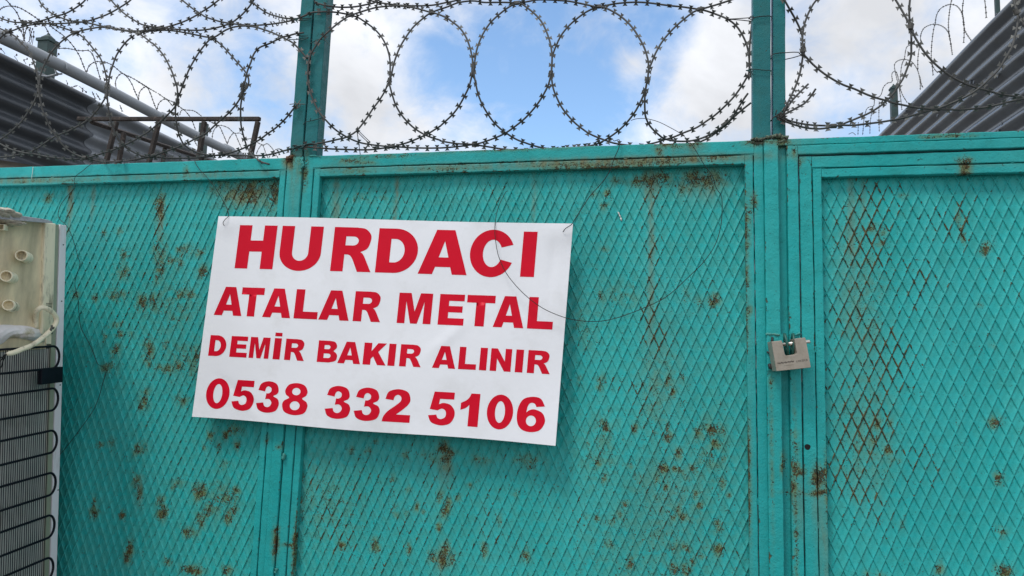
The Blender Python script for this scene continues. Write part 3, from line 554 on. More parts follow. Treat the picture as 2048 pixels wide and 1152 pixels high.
G_ = {
 'H': [[(0,0),(0,1),(.335,1),(.335,.65),(.665,.65),(.665,1),(1,1),(1,0),(.665,0),(.665,.395),(.335,.395),(.335,0)]],
 'U': [[(0,1),(.305,1),(.305,.40)]+arc(.5,.40,.195,.19,180,360)[1:-1]+[(.695,.40),(.695,1),(1,1),(1,.40)]+arc(.5,.40,.5,.42,0,-180)[1:-1]+[(0,.40)]],
 'R': [P_([(0,0),(0,1),(.56,1),(.78,.97,1),(.92,.84,1),(.925,.69,1),(.86,.53,1),(.70,.445),(.79,.37,1),(1,0),(.665,0),(.52,.28,1),(.44,.37,1),(.355,.385),(.31,.385),(.31,0)]), rrect_hole(.31,.63,.59,.795,.13)],
 'D': [[(0,0),(0,1),(.44,1)]+arc(.44,.5,.56,.5,90,-90)[1:-1]+[(.44,0)], [(.325,.235),(.43,.235)]+arc(.43,.5,.245,.265,-90,90)[1:-1]+[(.43,.765),(.325,.765)]],
 'A': [[(0,0),(.315,1),(.69,1),(1,0),(.70,0),(.655,.165),(.345,.165),(.295,0)], [(.40,.38),(.60,.38),(.50,.745)]],
 'C': [arc(.5,.5,.5,.53,22,338,46)+arc(.51,.5,.215,.305,-26.,-334.,34)],
 'I': [[(0,0),(0,1),(1,1),(1,0)]],
 'J': [[(0,0),(0,1),(1,1),(1,0)], [(0,1.09),(0,1.26),(1,1.26),(1,1.09)]],
 'T': [[(0,1),(1,1),(1,.755),(.665,.755),(.665,0),(.335,0),(.335,.755),(0,.755)]],
 'L': [[(0,0),(0,1),(.37,1),(.37,.245),(1,.245),(1,0)]],
 'M': [[(0,0),(0,1),(.36,1),(.5,.40),(.64,1),(1,1),(1,0),(.77,0),(.77,.72),(.60,0),(.40,0),(.23,.72),(.23,0)]],
 'E': [[(0,0),(0,1),(.97,1),(.97,.785),(.375,.785),(.375,.62),(.92,.62),(.92,.415),(.375,.415),(.375,.225),(1,.225),(1,0)]],
 'B': [P_([(0,0),(0,1),(.58,1),(.82,.96,1),(.935,.82,1),(.93,.68,1),(.79,.535),(.96,.42,1),(1,.26,1),(.93,.09,1),(.62,0)]), rrect_hole(.32,.62,.61,.80,.10), rrect_hole(.32,.67,.20,.41,.12)],
 'K': [[(0,0),(0,1),(.335,1),(.335,.62),(.60,1),(.97,1),(.63,.60),(1,0),(.635,0),(.43,.38),(.335,.275),(.335,0)]],
 'N': [[(0,0),(0,1),(.31,1),(.69,.44),(.69,1),(1,1),(1,0),(.69,0),(.31,.56),(.31,0)]],
 '0': [E_(.5,.5,.5,.52), E_(.5,.5,.19,.325)],
 '8': [P_([(.5,1.02,1),(.80,.96,1),(.94,.78,1),(.90,.63,1),(.76,.53,1),(.95,.42,1),(1,.27,1),(.88,.06,1),(.5,-.02,1),(.12,.06,1),(0,.27,1),(.05,.42,1),(.24,.53,1),(.10,.63,1),(.06,.78,1),(.20,.96,1)]), E_(.5,.745,.165,.12), E_(.5,.285,.195,.145)],
 '3': [P_([(.035,.71),(.14,.93,1),(.46,1.02,1),(.80,.95,1),(.925,.75,1),(.88,.62,1),(.72,.54,1),(.93,.45,1),(1,.28,1),(.88,.06,1),(.48,-.02,1),(.13,.06,1),(0,.27),(.31,.31),(.37,.20,1),(.49,.165,1),(.61,.20,1),(.67,.31,1),(.60,.41,1),(.50,.435,1),(.38,.42),(.405,.62),(.50,.62,1),(.60,.68,1),(.60,.79,1),(.47,.85,1),(.37,.80,1),(.335,.675)])],
 '5': [P_([(.17,1),(.93,1),(.93,.785),(.40,.785),(.375,.62),(.54,.665,1),(.80,.62,1),(.97,.46,1),(.99,.27,1),(.88,.08,1),(.70,0,1),(.46,-.02,1),(.14,.06,1),(0,.265),(.31,.30),(.37,.20,1),(.50,.17,1),(.64,.23,1),(.67,.34,1),(.63,.44,1),(.50,.49,1),(.34,.43),(.045,.46)])],
 '2': [P_([(.055,.70),(.16,.93,1),(.50,1.02,1),(.84,.94,1),(.955,.72,1),(.90,.56,1),(.72,.40,1),(.49,.235),(1,.235),(1,0),(0,0),(.05,.17,1),(.20,.34,1),(.46,.52,1),(.62,.66,1),(.61,.79,1),(.50,.845,1),(.39,.79,1),(.35,.67)])],
 '1': [P_([(.46,0),(.46,.65),(.27,.55,1),(0,.485),(0,.70),(.26,.78,1),(.42,.87,1),(.52,1),(1,1),(1,0)])],
 '6': [P_([(.96,.76),(.80,.97,1),(.53,1.02,1),(.22,.95,1),(.06,.76,1),(.0,.48,1),(.05,.20,1),(.22,.03,1),(.52,-.02,1),(.84,.06,1),(1,.31,1),(.90,.55,1),(.62,.65,1),(.43,.62,1),(.325,.545),(.36,.73,1),(.43,.82,1),(.52,.84,1),(.61,.81,1),(.665,.725)]), E_(.51,.31,.175,.155)],
}
M_RED = mat('red vinyl lettering', (0.66, 0.0025, 0.022), 0.42, bump=(45, 0.0005), var=0.07, vscale=8, spec=.16)
LINES = [
 (((252,80),(1822,113)), ((234,306),(1805,352)), [('H',234,433,308),('U',486,703,95),('R',735,948,325),('D',983,1197,215),('A',1194,1452,345),('C',1470,1703,230),('I',1733,1806,350)]),
 (((182,403),(1838,458)), ((124,551),(1903,628)), [('A',124,270,555),('T',276,394,415),('A',378,526,566),('L',543,667,572),('A',673,833,580),('R',853,998,588),('M',1084,1262,600),('E',1299,1434,608),('T',1457,1605,466),('A',1589,1750,617),('L',1769,1903,624)]),
 (((112,657),(1790,736)), ((100,766),(1888,862)), [('D',102,191,712),('E',206,296,772),('M',307,411,780),('J',433,470,785),('R',493,598,790),('B',665,769,797),('A',773,893,806),('K',905,1027,813),('I',1036,1073,818),('R',1097,1211,824),('A',1270,1392,834),('L',1407,1500,838),('I',1517,1555,841),('N',1573,1683,845),('I',1705,1745,850),('R',1768,1889,858)]),
 (((150,888),(1810,985)), ((148,1045),(1780,1163)), [('0',85,208,965),('5',221,338,980),('3',350,470,990),('8',487,620,1000),('3',711,845,1010),('3',863,1000,1020),('2',1014,1161,1030),('5',1253,1393,1045),('1',1420,1518,1050),('0',1559,1697,1062),('6',1717,1867,1070)]),
]
WORDS = []
for cap, base, g0 in LINES:
    w_ = [g0[0]]; hgt = base[0][1]-cap[0][1]
    for g1 in g0[1:]:
        if g1[1]-w_[-1][2] > hgt*.38: WORDS.append((cap, base, w_)); w_ = []
        w_.append(g1)
    WORDS.append((cap, base, w_))
for cap, base, gl_ in WORDS:
    tc = [st(cs(*p)) for p in cap]; tb = [st(cs(*p)) for p in base]
    def tl(pr, s): (s0, t0), (s1, t1) = pr; return t0+(t1-t0)*(s-s0)/(s1-s0)
    cu = bpy.data.curves.new('c', 'CURVE'); cu.dimensions = '2D'; cu.fill_mode = 'BOTH'
    for ch, xl, xr, yr in gl_:
        s0 = st(cs(xl, yr))[0]; s1 = st(cs(xr, yr))[0]
        for cont in G_[ch]:
            sp = cu.splines.new('POLY'); sp.points.add(len(cont)-1); sp.use_cyclic_u = True
            for k, (u, v) in enumerate(cont):
                s = s0+(s1-s0)*u; t = tl(tb, s)+(tl(tc, s)-tl(tb, s))*v; sp.points[k].co = (s*10, t*10, 0, 1)
    o = bpy.data.objects.new('c', cu); COL.objects.link(o); dg = bpy.context.evaluated_depsgraph_get(); dg.update()
    me = bpy.data.meshes.new_from_object(o.evaluated_get(dg)); bpy.data.objects.remove(o)
    bm = bmesh.new(); bm.from_mesh(me); bmesh.ops.remove_doubles(bm, verts=bm.verts, dist=1e-5)
    for ax_, k in ((Vector((1, 0, 0)), 75), (Vector((0, 1, 0)), 45)):
        for i in range(1, k):
            bmesh.ops.bisect_plane(bm, geom=bm.verts[:]+bm.edges[:]+bm.faces[:], plane_co=ax_*(10*i/k), plane_no=ax_, dist=1e-6)
    bm.to_mesh(me); bm.free()
    V = np.array([v.co[:] for v in me.vertices])/10; W_ = sgn(V[:, 0], V[:, 1], -.00035)-np.array(sg.location)
    me.vertices.foreach_set('co', W_.ravel()); me.update()
    # face the viewer
    if sum(p.normal.y*p.area for p in me.polygons) > 0: me.flip_normals()
    obj('lettering', me, M_RED, sg, True)

# ================================================================== razor wire
def T(ox, oy, pts): return [(ox+x/6.4, oy+y/6.4) for x, y in pts]
A_ = lambda *p: T(0, 0, p); B_c = lambda *p: T(300, 0, p); C_c = lambda *p: T(0, 160, p); D_c = lambda *p: T(300, 160, p)
Ec = lambda *p: T(580, 0, p); Fc_ = lambda *p: T(580, 140, p); Gc = lambda *p: T(880, 0, p); Hc = lambda *p: T(880, 140, p)
Ic = lambda *p: T(1180, 0, p); Jc = lambda *p: T(1180, 140, p); Kc = lambda *p: T(1480, 0, p); Lc = lambda *p: T(1480, 120, p)
Mc = lambda *p: T(1728, 0, p); Nc = lambda *p: T(1728, 110, p)
def dep_mid(x, y, side):
    v = min(1.0, abs(y-155)/150); base = .055+.035*v**2+side*.030*(1-v*v)
    if x < 760: base = base*max(0, (x-655)/105)**.8-.006*(1-max(0, min(1, (x-655)/105))) if x > 655 else -.006
    if x > 1440: base = base*.6+.012
    return base
def dep_left(x, y, side):
    v = min(1.0, abs(y-170)/150); base = .045+.03*v**2+side*.028*(1-v*v)
    if x > 540: t = min(1, (x-540)/35); base = base*(1-t)-.006*t
    if y > 322: base = -.010
    elif y > 305 and x > 480 and x < 560: base = min(base, .045-.055*(y-305)/17)
    return base
def dep_right(x, y, side):
    v = min(1.0, abs(y-150)/150); base = .05+.03*v**2+side*.03*(1-v*v)
    if x < 1620: t = min(1, (1620-x)/45); base = base*(1-t)-.007*t
    return base
def barb_mesh():
    me = bpy.data.meshes.new('barb'); t = .00028; w0, w1, h = .0016, .0054, .0067
    o = [(-w1, h), (0, h*.93), (w1, h), (w0, .0012), (w0, -.0012), (w1, -h), (0, -h*.93), (-w1, -h), (-w0, -.0012), (-w0, .0012)]
    n = len(o); V = [(x, y, t) for x, y in o]+[(x, y, -t) for x, y in o]
    Fq = [(0, 1, 9), (1, 2, 3), (1, 3, 9), (9, 3, 4, 8), (8, 4, 6), (4, 5, 6), (8, 6, 7)]
    Fq = Fq+[tuple(n+i for i in q[::-1]) for q in Fq]+[(i, n+i, n+(i+1) % n, (i+1) % n) for i in range(n)]
    # the blades are slightly dished
    V = [(x, y, z+.0007*(abs(y)/h)**2) for x, y, z in V]
    me.from_pydata(V, [], Fq); me.update(); bm = bmesh.new(); bm.from_mesh(me); bmesh.ops.recalc_face_normals(bm, faces=bm.faces); bm.to_mesh(me); bm.free(); me.materials.append(M_BARB); return me
BARB = barb_mesh(); BV = np.array([v.co[:] for v in BARB.vertices]); BF = [tuple(p.vertices) for p in BARB.polygons]
def coil(name, label, strands, dep, ctr, clips, group, seed, pitch=.0232, bare=()):
    rr = random.Random(seed); root = thing(name, label, 'razor wire', ctr, group)
    f = MB(); mats = []
    for (pts, side) in strands:
        P = np.array([on_y(x, y, dep(x, y, side)) for x, y in pts]); Q = spline(P, .006)
        Qt = Q.copy(); f.tube(Qt, .0020, 7)
        L = np.concatenate([[0], np.cumsum(np.linalg.norm(np.diff(Q, axis=0), axis=1))]); d = rr.uniform(.004, .018); roll0 = rr.uniform(-.25, .25)
        while d < L[-1]-.004:
            i = int(np.searchsorted(L, d)); i = min(max(i, 1), len(Q)-1); p = Q[i-1]+(Q[i]-Q[i-1])*((d-L[i-1])/(L[i]-L[i-1]+1e-9))
            t = Q[i]-Q[i-1]; t /= np.linalg.norm(t); v = CAM-p; v /= np.linalg.norm(v); z = v-np.dot(v, t)*t; z /= np.linalg.norm(z)
            a = roll0+rr.gauss(0, .28)+.35*math.sin(d*9+seed); y = np.cross(z, t); z2 = z*math.cos(a)+y*math.sin(a); y2 = np.cross(z2, t)
            s = rr.uniform(.92, 1.06)
            Mx = np.eye(4); Mx[:3, 0] = t*s; Mx[:3, 1] = y2*s; Mx[:3, 2] = z2; Mx[:3, 3] = p-np.array(ctr); mats.append(Mx)
            d += pitch*rr.uniform(.95, 1.05)
    f.build('core_wire', M_WIRE, root, True)
    inframe = lambda Mx: 1
    rr.shuffle(mats)
    mats.sort(key=lambda m_: np.linalg.norm(m_[:3, 3]+np.array(ctr)-CAM))
    for Mx in mats[:100]:
        o = bpy.data.objects.new('barb', BARB); COL.objects.link(o); o.parent = root; o.matrix_local = Matrix(Mx.tolist())
    if len(mats) > 100:
        g_ = MB()
        for Mx in mats[100:]: g_.add(BV@Mx[:3, :3].T+Mx[:3, 3]+np.array(ctr), BF)
        o = g_.build('barbs', M_BARB, root); o['kind'] = 'stuff'
    for (x, y, ang, dd) in clips:
        p = on_y(x, y, dd); c = MB(); w_, h_ = .0062, .0048; a = rad(ang); ux = np.array([math.cos(a), 0, math.sin(a)]); uz = np.array([-math.sin(a), 0, math.cos(a)]); uy = np.array([0, 1, 0])
        sec = [(h_*math.cos(t)*(1.0), .0042*math.sin(t)) for t in np.linspace(0, 2*math.pi, 10, endpoint=False)]
        c.prism([p-ux*w_*.9+uz*u+uy*v_ for u, v_ in sec], [p+ux*w_*.9+uz*u+uy*v_ for u, v_ in sec]); c.build('clip', M_CLIP, root)
    return root
MIDS = [
 (Ec((60,250),(180,205),(290,160),(420,150),(560,155),(680,172),(780,195),(870,225),(965,285),(1060,355),(1145,440),(1210,540),(1258,660),(1280,780),(1282,900),(1275,1030))+Fc_((1250,180),(1215,270),(1145,385),(1065,490),(1000,590),(920,700),(840,790),(720,860),(600,890),(470,920),(350,940),(170,965)), 1),
 (Hc((2080,922),(1945,965),(1810,985),(1600,1000),(1450,1010),(1340,1000),(1220,975),(1100,935),(980,890),(865,820),(770,750),(680,660),(600,545),(535,430),(485,300),(455,165),(435,60))+Gc((430,900),(445,780),(470,640),(515,510),(575,390),(655,280),(750,190),(860,105),(940,60),(1040,35),(1130,18),(1240,-2),(1380,-3),(1520,5),(1650,15),(1790,42),(1920,70),(2000,90))+Ic((160,90),(250,125),(365,190),(465,270),(555,370),(625,480),(690,600),(730,720),(748,810),(748,900),(738,1020))+Jc((722,190),(700,280),(650,400),(580,530),(490,650),(395,750),(280,840),(150,920),(30,965),(-110,985),(-300,1000),(-500,1030),(-790,1030))+Hc((1010,1030),(880,1020),(750,1005),(630,985),(500,965),(430,955),(380,950),(250,945),(125,930),(0,905))+Fc_((1925,900),(1800,860),(1700,815),(1585,740),(1490,650),(1410,550),(1350,440),(1310,320),(1285,230),(1272,180))+Ec((1275,1040),(1300,950),(1325,830),(1365,705),(1420,580),(1490,465),(1570,355),(1660,270),(1765,185),(1810,160),(1885,130),(2020,85))+Gc((220,37),(350,15),(450,12),(560,30),(690,30),(830,30),(940,36),(1040,50),(1110,95),(1215,180),(1300,280),(1360,400),(1405,530),(1430,660),(1435,800),(1425,940))+Hc((1420,60),(1390,180),(1335,295),(1265,410),(1175,525),(1080,625),(970,715),(850,800),(740,855),(610,905),(500,940),(430,952),(300,972),(230,980),(105,992),(0,998))+Fc_((1900,998),(1780,1000),(1655,998),(1530,995),(1400,985),(1300,983),(1160,970),(1030,955),(900,930),(780,885),(670,825),(570,755),(480,665),(380,550),(320,440),(265,300),(240,190),(225,100))+Ec((230,930),(240,790),(270,690),(330,590),(390,500),(480,415),(570,335),(670,260),(740,215),(780,195),(890,158),(1010,120),(1110,95),(1240,80),(1370,75),(1500,85),(1610,105),(1720,135),(1810,160),(1860,170),(1965,210),(2048,255))+Gc((50,207),(150,275),(250,355),(325,460),(375,580),(405,700),(420,800),(422,890),(405,980),(370,1110))+Hc((310,340),(240,465),(160,570),(65,660),(0,720))+Fc_((1880,745),(1760,820),(1650,870),(1530,920),(1400,960),(1300,985),(1160,1005),(1035,1020),(900,1022),(775,1020),(640,1015),(515,1010),(410,1000),(280,990),(160,980)), -1),
 (Ec((320,38),(400,55),(480,75),(600,90),(715,93),(840,85),(960,62),(1080,35),(1130,0),(1180,-40)), 0),
 (Ec((940,-40),(1010,0),(1090,22),(1170,38),(1270,52),(1380,65),(1500,72),(1620,75),(1750,72),(1870,60),(2000,32))+Gc((150,20),(260,-10),(330,-40)), 0),
 (Jc((700,985),(560,970),(420,955),(300,935),(210,905),(140,880),(0,820))+Hc((1830,760),(1735,685),(1640,585),(1560,480),(1500,365),(1450,235),(1425,80))+Gc((1425,940),(1432,790),(1445,700),(1485,590),(1550,455),(1640,340),(1745,245),(1860,160),(1980,100))+Ic((110,85),(200,70),(340,45),(480,32),(625,28),(765,38),(905,57),(1050,75),(1195,90),(1330,110),(1410,122),(1490,140),(1620,185),(1750,240),(1860,320),(1940,430),(2000,560),(2030,690),(2040,830))+Jc((2035,30),(2010,90),(1935,215),(1840,345),(1730,460),(1610,570),(1490,655),(1360,740),(1210,800),(1080,855),(950,895),(820,935),(640,975)), 1),
 (Ic((1870,-25),(1760,15),(1620,60),(1500,95),(1410,122),(1330,150),(1210,240),(1095,340),(990,450),(910,555),(840,680),(790,800),(752,900),(738,1020))+Jc((722,190),(705,300),(700,400),(702,500),(712,600),(770,720),(880,830),(950,878),(1040,902),(1160,913),(1300,905),(1450,865),(1590,795),(1700,720),(1800,630),(1870,530),(1950,400),(2022,298)), -1),
 (Jc((1180,1000),(1430,910),(1560,840),(1700,735),(1830,612),(1940,515),(2060,420)), .4),
 (Kc((160,240),(140,420),(124,600),(124,850),(152,990)), 0)]
MCL = [(702,30,0,.05),(863,25,10,.095),(1033,6,0,.1),(1197,13,0,.1),(1400,19,0,.08),(779.5,161,90,.055),(946.5,139,90,.058),(1102,147,90,.058),(1295,160,90,.058),(784,293,-5,.09),(949,288.5,0,.09),(1449,249,35,.06)]
coil('razor_wire_coil', 'razor wire coil stretched between the two pairs of turquoise posts, above the middle leaf', MIDS, dep_mid, (-.3, .05, 2.2), MCL, 'razor wire coils on the gate', 5)
LEFTS = [
 (A_((-60,345),(0,365),(45,385),(105,415),(200,470),(280,560),(345,620),(400,710),(440,830),(475,940),(490,1040),(495,1130))+C_c((490,140),(455,240),(400,350),(335,450),(265,545),(180,625),(95,700),(-40,790)), 1),
 (A_((-60,560),(0,490),(45,448),(105,412),(190,382),(270,350),(360,325),(450,312),(560,302),(650,310),(750,340),(860,375),(970,415),(1060,475),(1135,550),(1205,640),(1275,730),(1325,840),(1355,960),(1370,1060))+C_c((1375,60),(1372,130),(1355,210),(1310,290),(1240,390),(1160,480),(1060,555),(960,610),(850,665),(720,715),(600,790),(500,860),(400,915),(320,940),(200,965),(100,980),(-60,988)), 1),
 (A_((-60,205),(0,228),(70,255),(160,280),(230,288),(310,285),(420,290),(560,298),(690,302),(800,300),(900,294),(1000,287),(1090,276),(1180,255),(1240,235),(1350,195),(1460,140),(1560,80),(1650,20),(1700,-30)), 0),
 (A_((480,-40),(515,30),(560,90),(630,150),(700,190),(790,230),(880,258),(970,275),(1090,285),(1160,300),(1260,325),(1380,348),(1500,368),(1620,388),(1720,396),(1820,395),(1930,383))+B_c((130,366),(200,350),(340,310),(460,265),(570,210),(650,160),(770,85),(880,0),(930,-40)), 0),
 (A_((1110,-40),(1090,0),(1040,50),(930,125),(820,180),(700,210),(600,245),(490,275),(400,292),(320,300),(270,330)), 0),
 (C_c((-60,790),(0,815),(80,860),(160,895),(240,915),(320,935),(420,945),(520,965),(620,985),(730,1000),(840,1010),(960,1015),(1085,1000),(1180,980),(1290,945),(1400,910),(1510,870),(1620,820),(1730,765),(1835,700),(1930,640))+D_c((100,560),(200,470),(290,380),(335,310),(352,210),(350,120),(335,30))+B_c((345,1110),(325,1050),(290,940),(240,830),(180,720),(110,630),(30,550))+A_((1940,550),(1840,470),(1770,430),(1700,410),(1580,390),(1460,370),(1380,352),(1270,350),(1170,365),(1070,385),(970,415),(880,460),(790,530),(715,600),(650,680),(600,770),(550,870),(515,980),(505,1080))+C_c((500,60),(505,180),(540,370),(590,480),(630,590),(710,710),(810,840),(920,930),(1020,975),(1085,1000),(1160,1020),(1260,1035),(1350,1043),(1450,1045),(1560,1040),(1680,1025),(1780,1010),(1880,990),(1970,968))+D_c((200,915),(300,880),(450,820),(600,740),(720,680),(820,590),(920,500),(1010,420),(1090,330),(1150,240),(1168,200),(1185,100),(1200,20))+B_c((1200,1100),(1222,1020),(1250,900),(1290,800),(1330,690),(1400,610),(1520,560),(1690,478),(1760,462),(1850,435),(1970,418)), -1),
 (B_c((1200,1100),(1195,1140))+D_c((1180,210),(1162,330),(1160,450),(1165,570),(1180,650),(1210,760),(1240,850),(1290,940),(1350,1000),(1430,1050),(1530,1080)), -.5),
 (A_((1680,400),(1720,450),(1630,520),(1555,610),(1490,710),(1445,830),(1410,940),(1388,1070))[1:]+C_c((1378,60),(1373,170),(1380,300),(1400,440),(1430,570),(1480,690),(1540,800),(1620,870),(1720,930),(1810,968),(1900,985))+D_c((100,988),(250,1000),(400,1000),(520,998),(650,990),(780,975),(900,955),(960,943),(1050,925),(1170,885),(1280,830),(1400,765),(1500,690),(1600,620),(1700,530),(1780,440),(1850,350),(1905,300)), -1),
 (B_c((-80,360),(0,345),(130,357),(230,365),(310,372),(430,382),(550,387),(665,385),(780,370),(890,345),(1000,310),(1045,292),(1090,260),(1170,195),(1250,110),(1310,30),(1350,-40)), 0),
 (A_((1390,-40),(1420,0),(1490,80),(1550,140),(1640,210),(1720,260),(1810,310),(1910,335),(2030,352)), 0),
 (A_((1780,430),(1860,405))+B_c((0,398),(115,390),(230,388),(340,400),(460,420),(580,445),(700,470),(800,490),(930,590),(1020,690),(1110,790),(1190,880),(1238,950),(1262,1010),(1262,1070),(1240,1130))+D_c((1215,130),(1172,205)), .6),
 (B_c((370,-40),(410,0),(460,40),(540,105),(640,170),(710,215),(810,250),(915,280),(1040,300),(1120,310),(1220,320),(1320,325),(1420,320),(1540,310),(1650,295),(1760,275),(1870,245)), 0),
 (D_c((850,965),(750,960),(640,940),(540,900),(450,840),(400,770),(360,660),(340,560),(325,420),(332,320),(352,240),(375,190),(410,100),(430,20))+B_c((410,1110),(455,1000),(500,890),(555,790),(615,690),(690,590),(760,510),(800,490),(870,450),(960,390),(1060,350),(1160,335),(1260,335),(1360,350),(1460,380),(1560,415),(1690,475),(1760,510),(1830,550),(1920,640),(2015,752)), -1),
 (D_c((850,965),(1000,960),(1150,965),(1300,968),(1460,965),(1590,940),(1720,905),(1850,875),(1950,840),(2020,820)), 0),
 (B_c((1250,-40),(1290,5),(1350,65),(1440,130),(1520,175),(1610,205),(1710,230),(1810,240),(1880,240)), 0)]
LCL = [(16,64,0,.07),(49,44.5,0,.07),(151.5,65,0,.07),(170,43.5,0,.07),(278,67,10,.07),(217,54,0,.07),(320,56,5,.07),(462,46.5,10,.07),(425,76.5,10,.06),(78,181,90,.046),(214.5,170,90,.046),(355,202,95,.046),(483.5,193,95,.046),(169.5,316,0,.07),(308,311,20,.07),(446,308,0,.07)]
coil('razor_wire_coil', 'razor wire coil above the left gate leaf, one cut end over the rail', LEFTS, dep_left, (-1.2, .05, 2.2), LCL, 'razor wire coils on the gate', 9)
RIGHTS = [
 (Kc((540,-40),(575,10),(620,90),(700,230),(760,350),(795,450),(800,550),(805,640),(820,700),(860,745),(940,830),(1060,930),(1180,1010),(1320,1085),(1470,1140))+Lc((1620,440),(1780,495),(1920,530))+Nc((320,600),(500,640),(690,675),(880,690),(1030,695),(1210,700),(1370,690),(1550,670),(1720,635),(1890,590),(2100,548)), -1),
 (Kc((1010,-40),(975,5),(940,50),(875,170),(825,310),(802,430),(800,550),(806,690),(790,810),(765,940),(720,1080),(690,1150))+Lc((660,450),(600,570),(550,690),(490,735)), 1),
 (Lc((470,742),(560,748),(640,780),(790,815),(950,835),(1110,840),(1200,845),(1290,830),(1350,805),(1500,745),(1650,680),(1780,600),(1890,510),(1990,395))+Nc((400,450),(490,320),(550,180),(600,30))+Mc((605,590),(605,450),(596,340),(582,240),(580,100),(592,-40)), 1),
 (Lc((475,755),(590,790),(700,830),(860,870),(1025,880),(1150,862),(1200,850),(1300,835),(1460,835),(1630,815),(1800,795),(1950,770))+Nc((400,830),(600,780),(800,720),(930,690),(1000,665),(1160,600),(1330,520),(1480,420),(1600,310),(1720,190),(1800,60))+Mc((1890,610),(1930,480),(1960,340),(1965,180),(1930,60),(1905,-40)), -1),
 (Mc((380,-40),(430,40),(500,160),(560,270),(600,350),(640,450),(690,540),(760,650),(860,770),(980,880),(1120,980),(1270,1060),(1430,1120))+Nc((1580,455),(1740,500),(1930,530),(2100,552)), 0),
 (Mc((1960,-40),(1950,60),(1965,180),(2010,250),(2060,350)), 0),
 (Lc((470,748),(600,680),(730,610),(830,550),(910,460),(970,368)), 0),
 (Lc((545,700),(660,530),(760,420),(872,310)), .5)]
RCL = [(1606,99,90,.045),(1667,252,0,.05),(1822,53,80,.045),(1874,217,-10,.07),(2032,24,110,.045)]
coil('razor_wire_coil', 'razor wire coil right of the second pair of posts, with two cut ends sticking up', RIGHTS, dep_right, (.45, .05, 2.2), RCL, 'razor wire coils on the gate', 13)

# wire ties and loose wires
def wire(name, label, pts, r, m, cat='wire', Y=None, group=None):
    P = np.array([on_y(p[0], p[1], p[2]) for p in pts]); f = MB(); f.tube(spline(P, .004), r, 6)
    c = P.mean(0); e = thing(name, label, cat, tuple(c), group); f.build('strand', m, e, True); return e
def wirem(name, label, runs, r, m, cat='wire tie', group='ties holding the razor wire'):
    c = on_y(runs[0][0][0], runs[0][0][1], runs[0][0][2]); e = thing(name, label, cat, tuple(c), group)
    for pts in runs:
        f = MB(); f.tube(spline(np.array([on_y(*p) for p in pts]), .003), r, 6); f.build('strand', m, e, True)
    return e
Z_ = lambda ox, oy, Y, *p: [(ox+a/6.4, oy+b/6.4, Y if len(q) == 2 else q[2]) for q in p for a, b in (q[:2],)]
wirem('wire_tie', 'upper wire tie on the right pair of posts, reaching left to a loop', [Z_(1480,0,-.002,(160,230),(250,212),(340,206),(398,210),(402,262)), Z_(1480,0,.01,(-190,245),(-60,240),(120,228),(165,228)), Z_(1480,0,.012,(-190,245),(0,256),(130,270),(165,262)), Z_(1480,0,-.004,(110,245),(135,210),(165,205),(172,240),(140,250),(118,238))], .0009, M_THIN)
wirem('wire_tie', 'lower wire tie across the left tube of the right pair of posts', [Z_(1480,0,-.002,(80,903),(160,885),(250,892),(330,900),(398,905),(402,960)), Z_(1480,0,-.005,(75,900),(130,915),(170,905),(150,880),(110,895),(150,930),(168,960))], .0010, M_TIE)
wirem('wire_tie', 'wire tie from the right post to the clipped coil beside it', [Z_(1480,0,-.002,(396,722),(420,695),(500,680),(580,675),(680,668),(755,670)), Z_(1480,0,.016,(580,760),(690,735),(800,700)), Z_(1480,0,-.002,(396,760),(400,735)), Z_(1480,0,-.004,(755,690),(785,660),(830,680),(800,710),(760,685))], .0009, M_THIN)
wirem('wire_tie', 'wire tie knotting the coil and its cut ends low on the right post', [Z_(1480,120,-.004,(392,785),(430,735),(480,715),(540,680)), Z_(1480,120,-.012,(455,700),(470,640)), Z_(1480,120,-.012,(450,715),(500,745),(560,700),(500,690),(530,750),(580,770),(560,660)), Z_(1480,120,-.008,(545,660),(600,560))], .0011, M_THIN)
wirem('wire_tie', 'wire tie wound round the left post where the top strands meet it', [Z_(580,0,-.005,(60,250),(150,210),(210,180),(240,160)), Z_(580,0,-.003,(70,240),(150,235),(240,238),(272,232)), Z_(580,0,-.003,(80,255),(160,262),(250,252)), Z_(580,0,-.008,(50,230),(85,275),(100,290),(75,240),(110,235),(60,262))], .0010, M_TIE)
wirem('wire_tie', 'double wire tie below a cut strand end on the left post', [Z_(580,0,-.003,(-10,505),(80,505),(160,490),(236,478)), Z_(580,0,-.003,(75,455),(150,462),(225,458)), Z_(580,0,-.004,(80,495),(160,510),(230,490))], .0009, M_TIE)
wirem('wire_tie', 'arched wire tie crossing the right tube of the left post pair', [Z_(580,0,-.004,(255,555),(310,530),(365,505),(440,515),(480,550),(510,580))], .0010, M_TIE)
wirem('wire_tie', 'wire tie with a frayed silvery knot on the left post', [Z_(580,140,-.003,(-5,440),(70,432),(130,436),(195,438)), Z_(580,140,-.010,(60,400),(95,440),(140,380)), Z_(580,140,-.010,(75,470),(110,420),(130,460),(90,490),(120,395))], .0009, M_BARB)
wirem('wire_tie', 'short wire tie with a hooked twist low on the left post pair', [Z_(580,140,-.003,(180,680),(215,660),(265,652),(340,632),(450,602)), Z_(580,140,-.009,(265,652),(255,635),(270,612)), Z_(580,140,-.004,(180,680),(172,700))], .0010, M_TIE)
wirem('wire_tie', 'thick knot of wire binding the coil ends at the foot of the left posts', [Z_(580,140,-.009,(20,1050),(50,1000),(120,975),(180,960),(260,940),(340,950),(385,975)), Z_(580,140,-.010,(130,960),(170,985),(140,1000),(190,960),(120,975),(60,960),(30,975)), Z_(580,140,-.007,(-40,1010),(60,1000),(160,1005))], .0013, M_TIE)
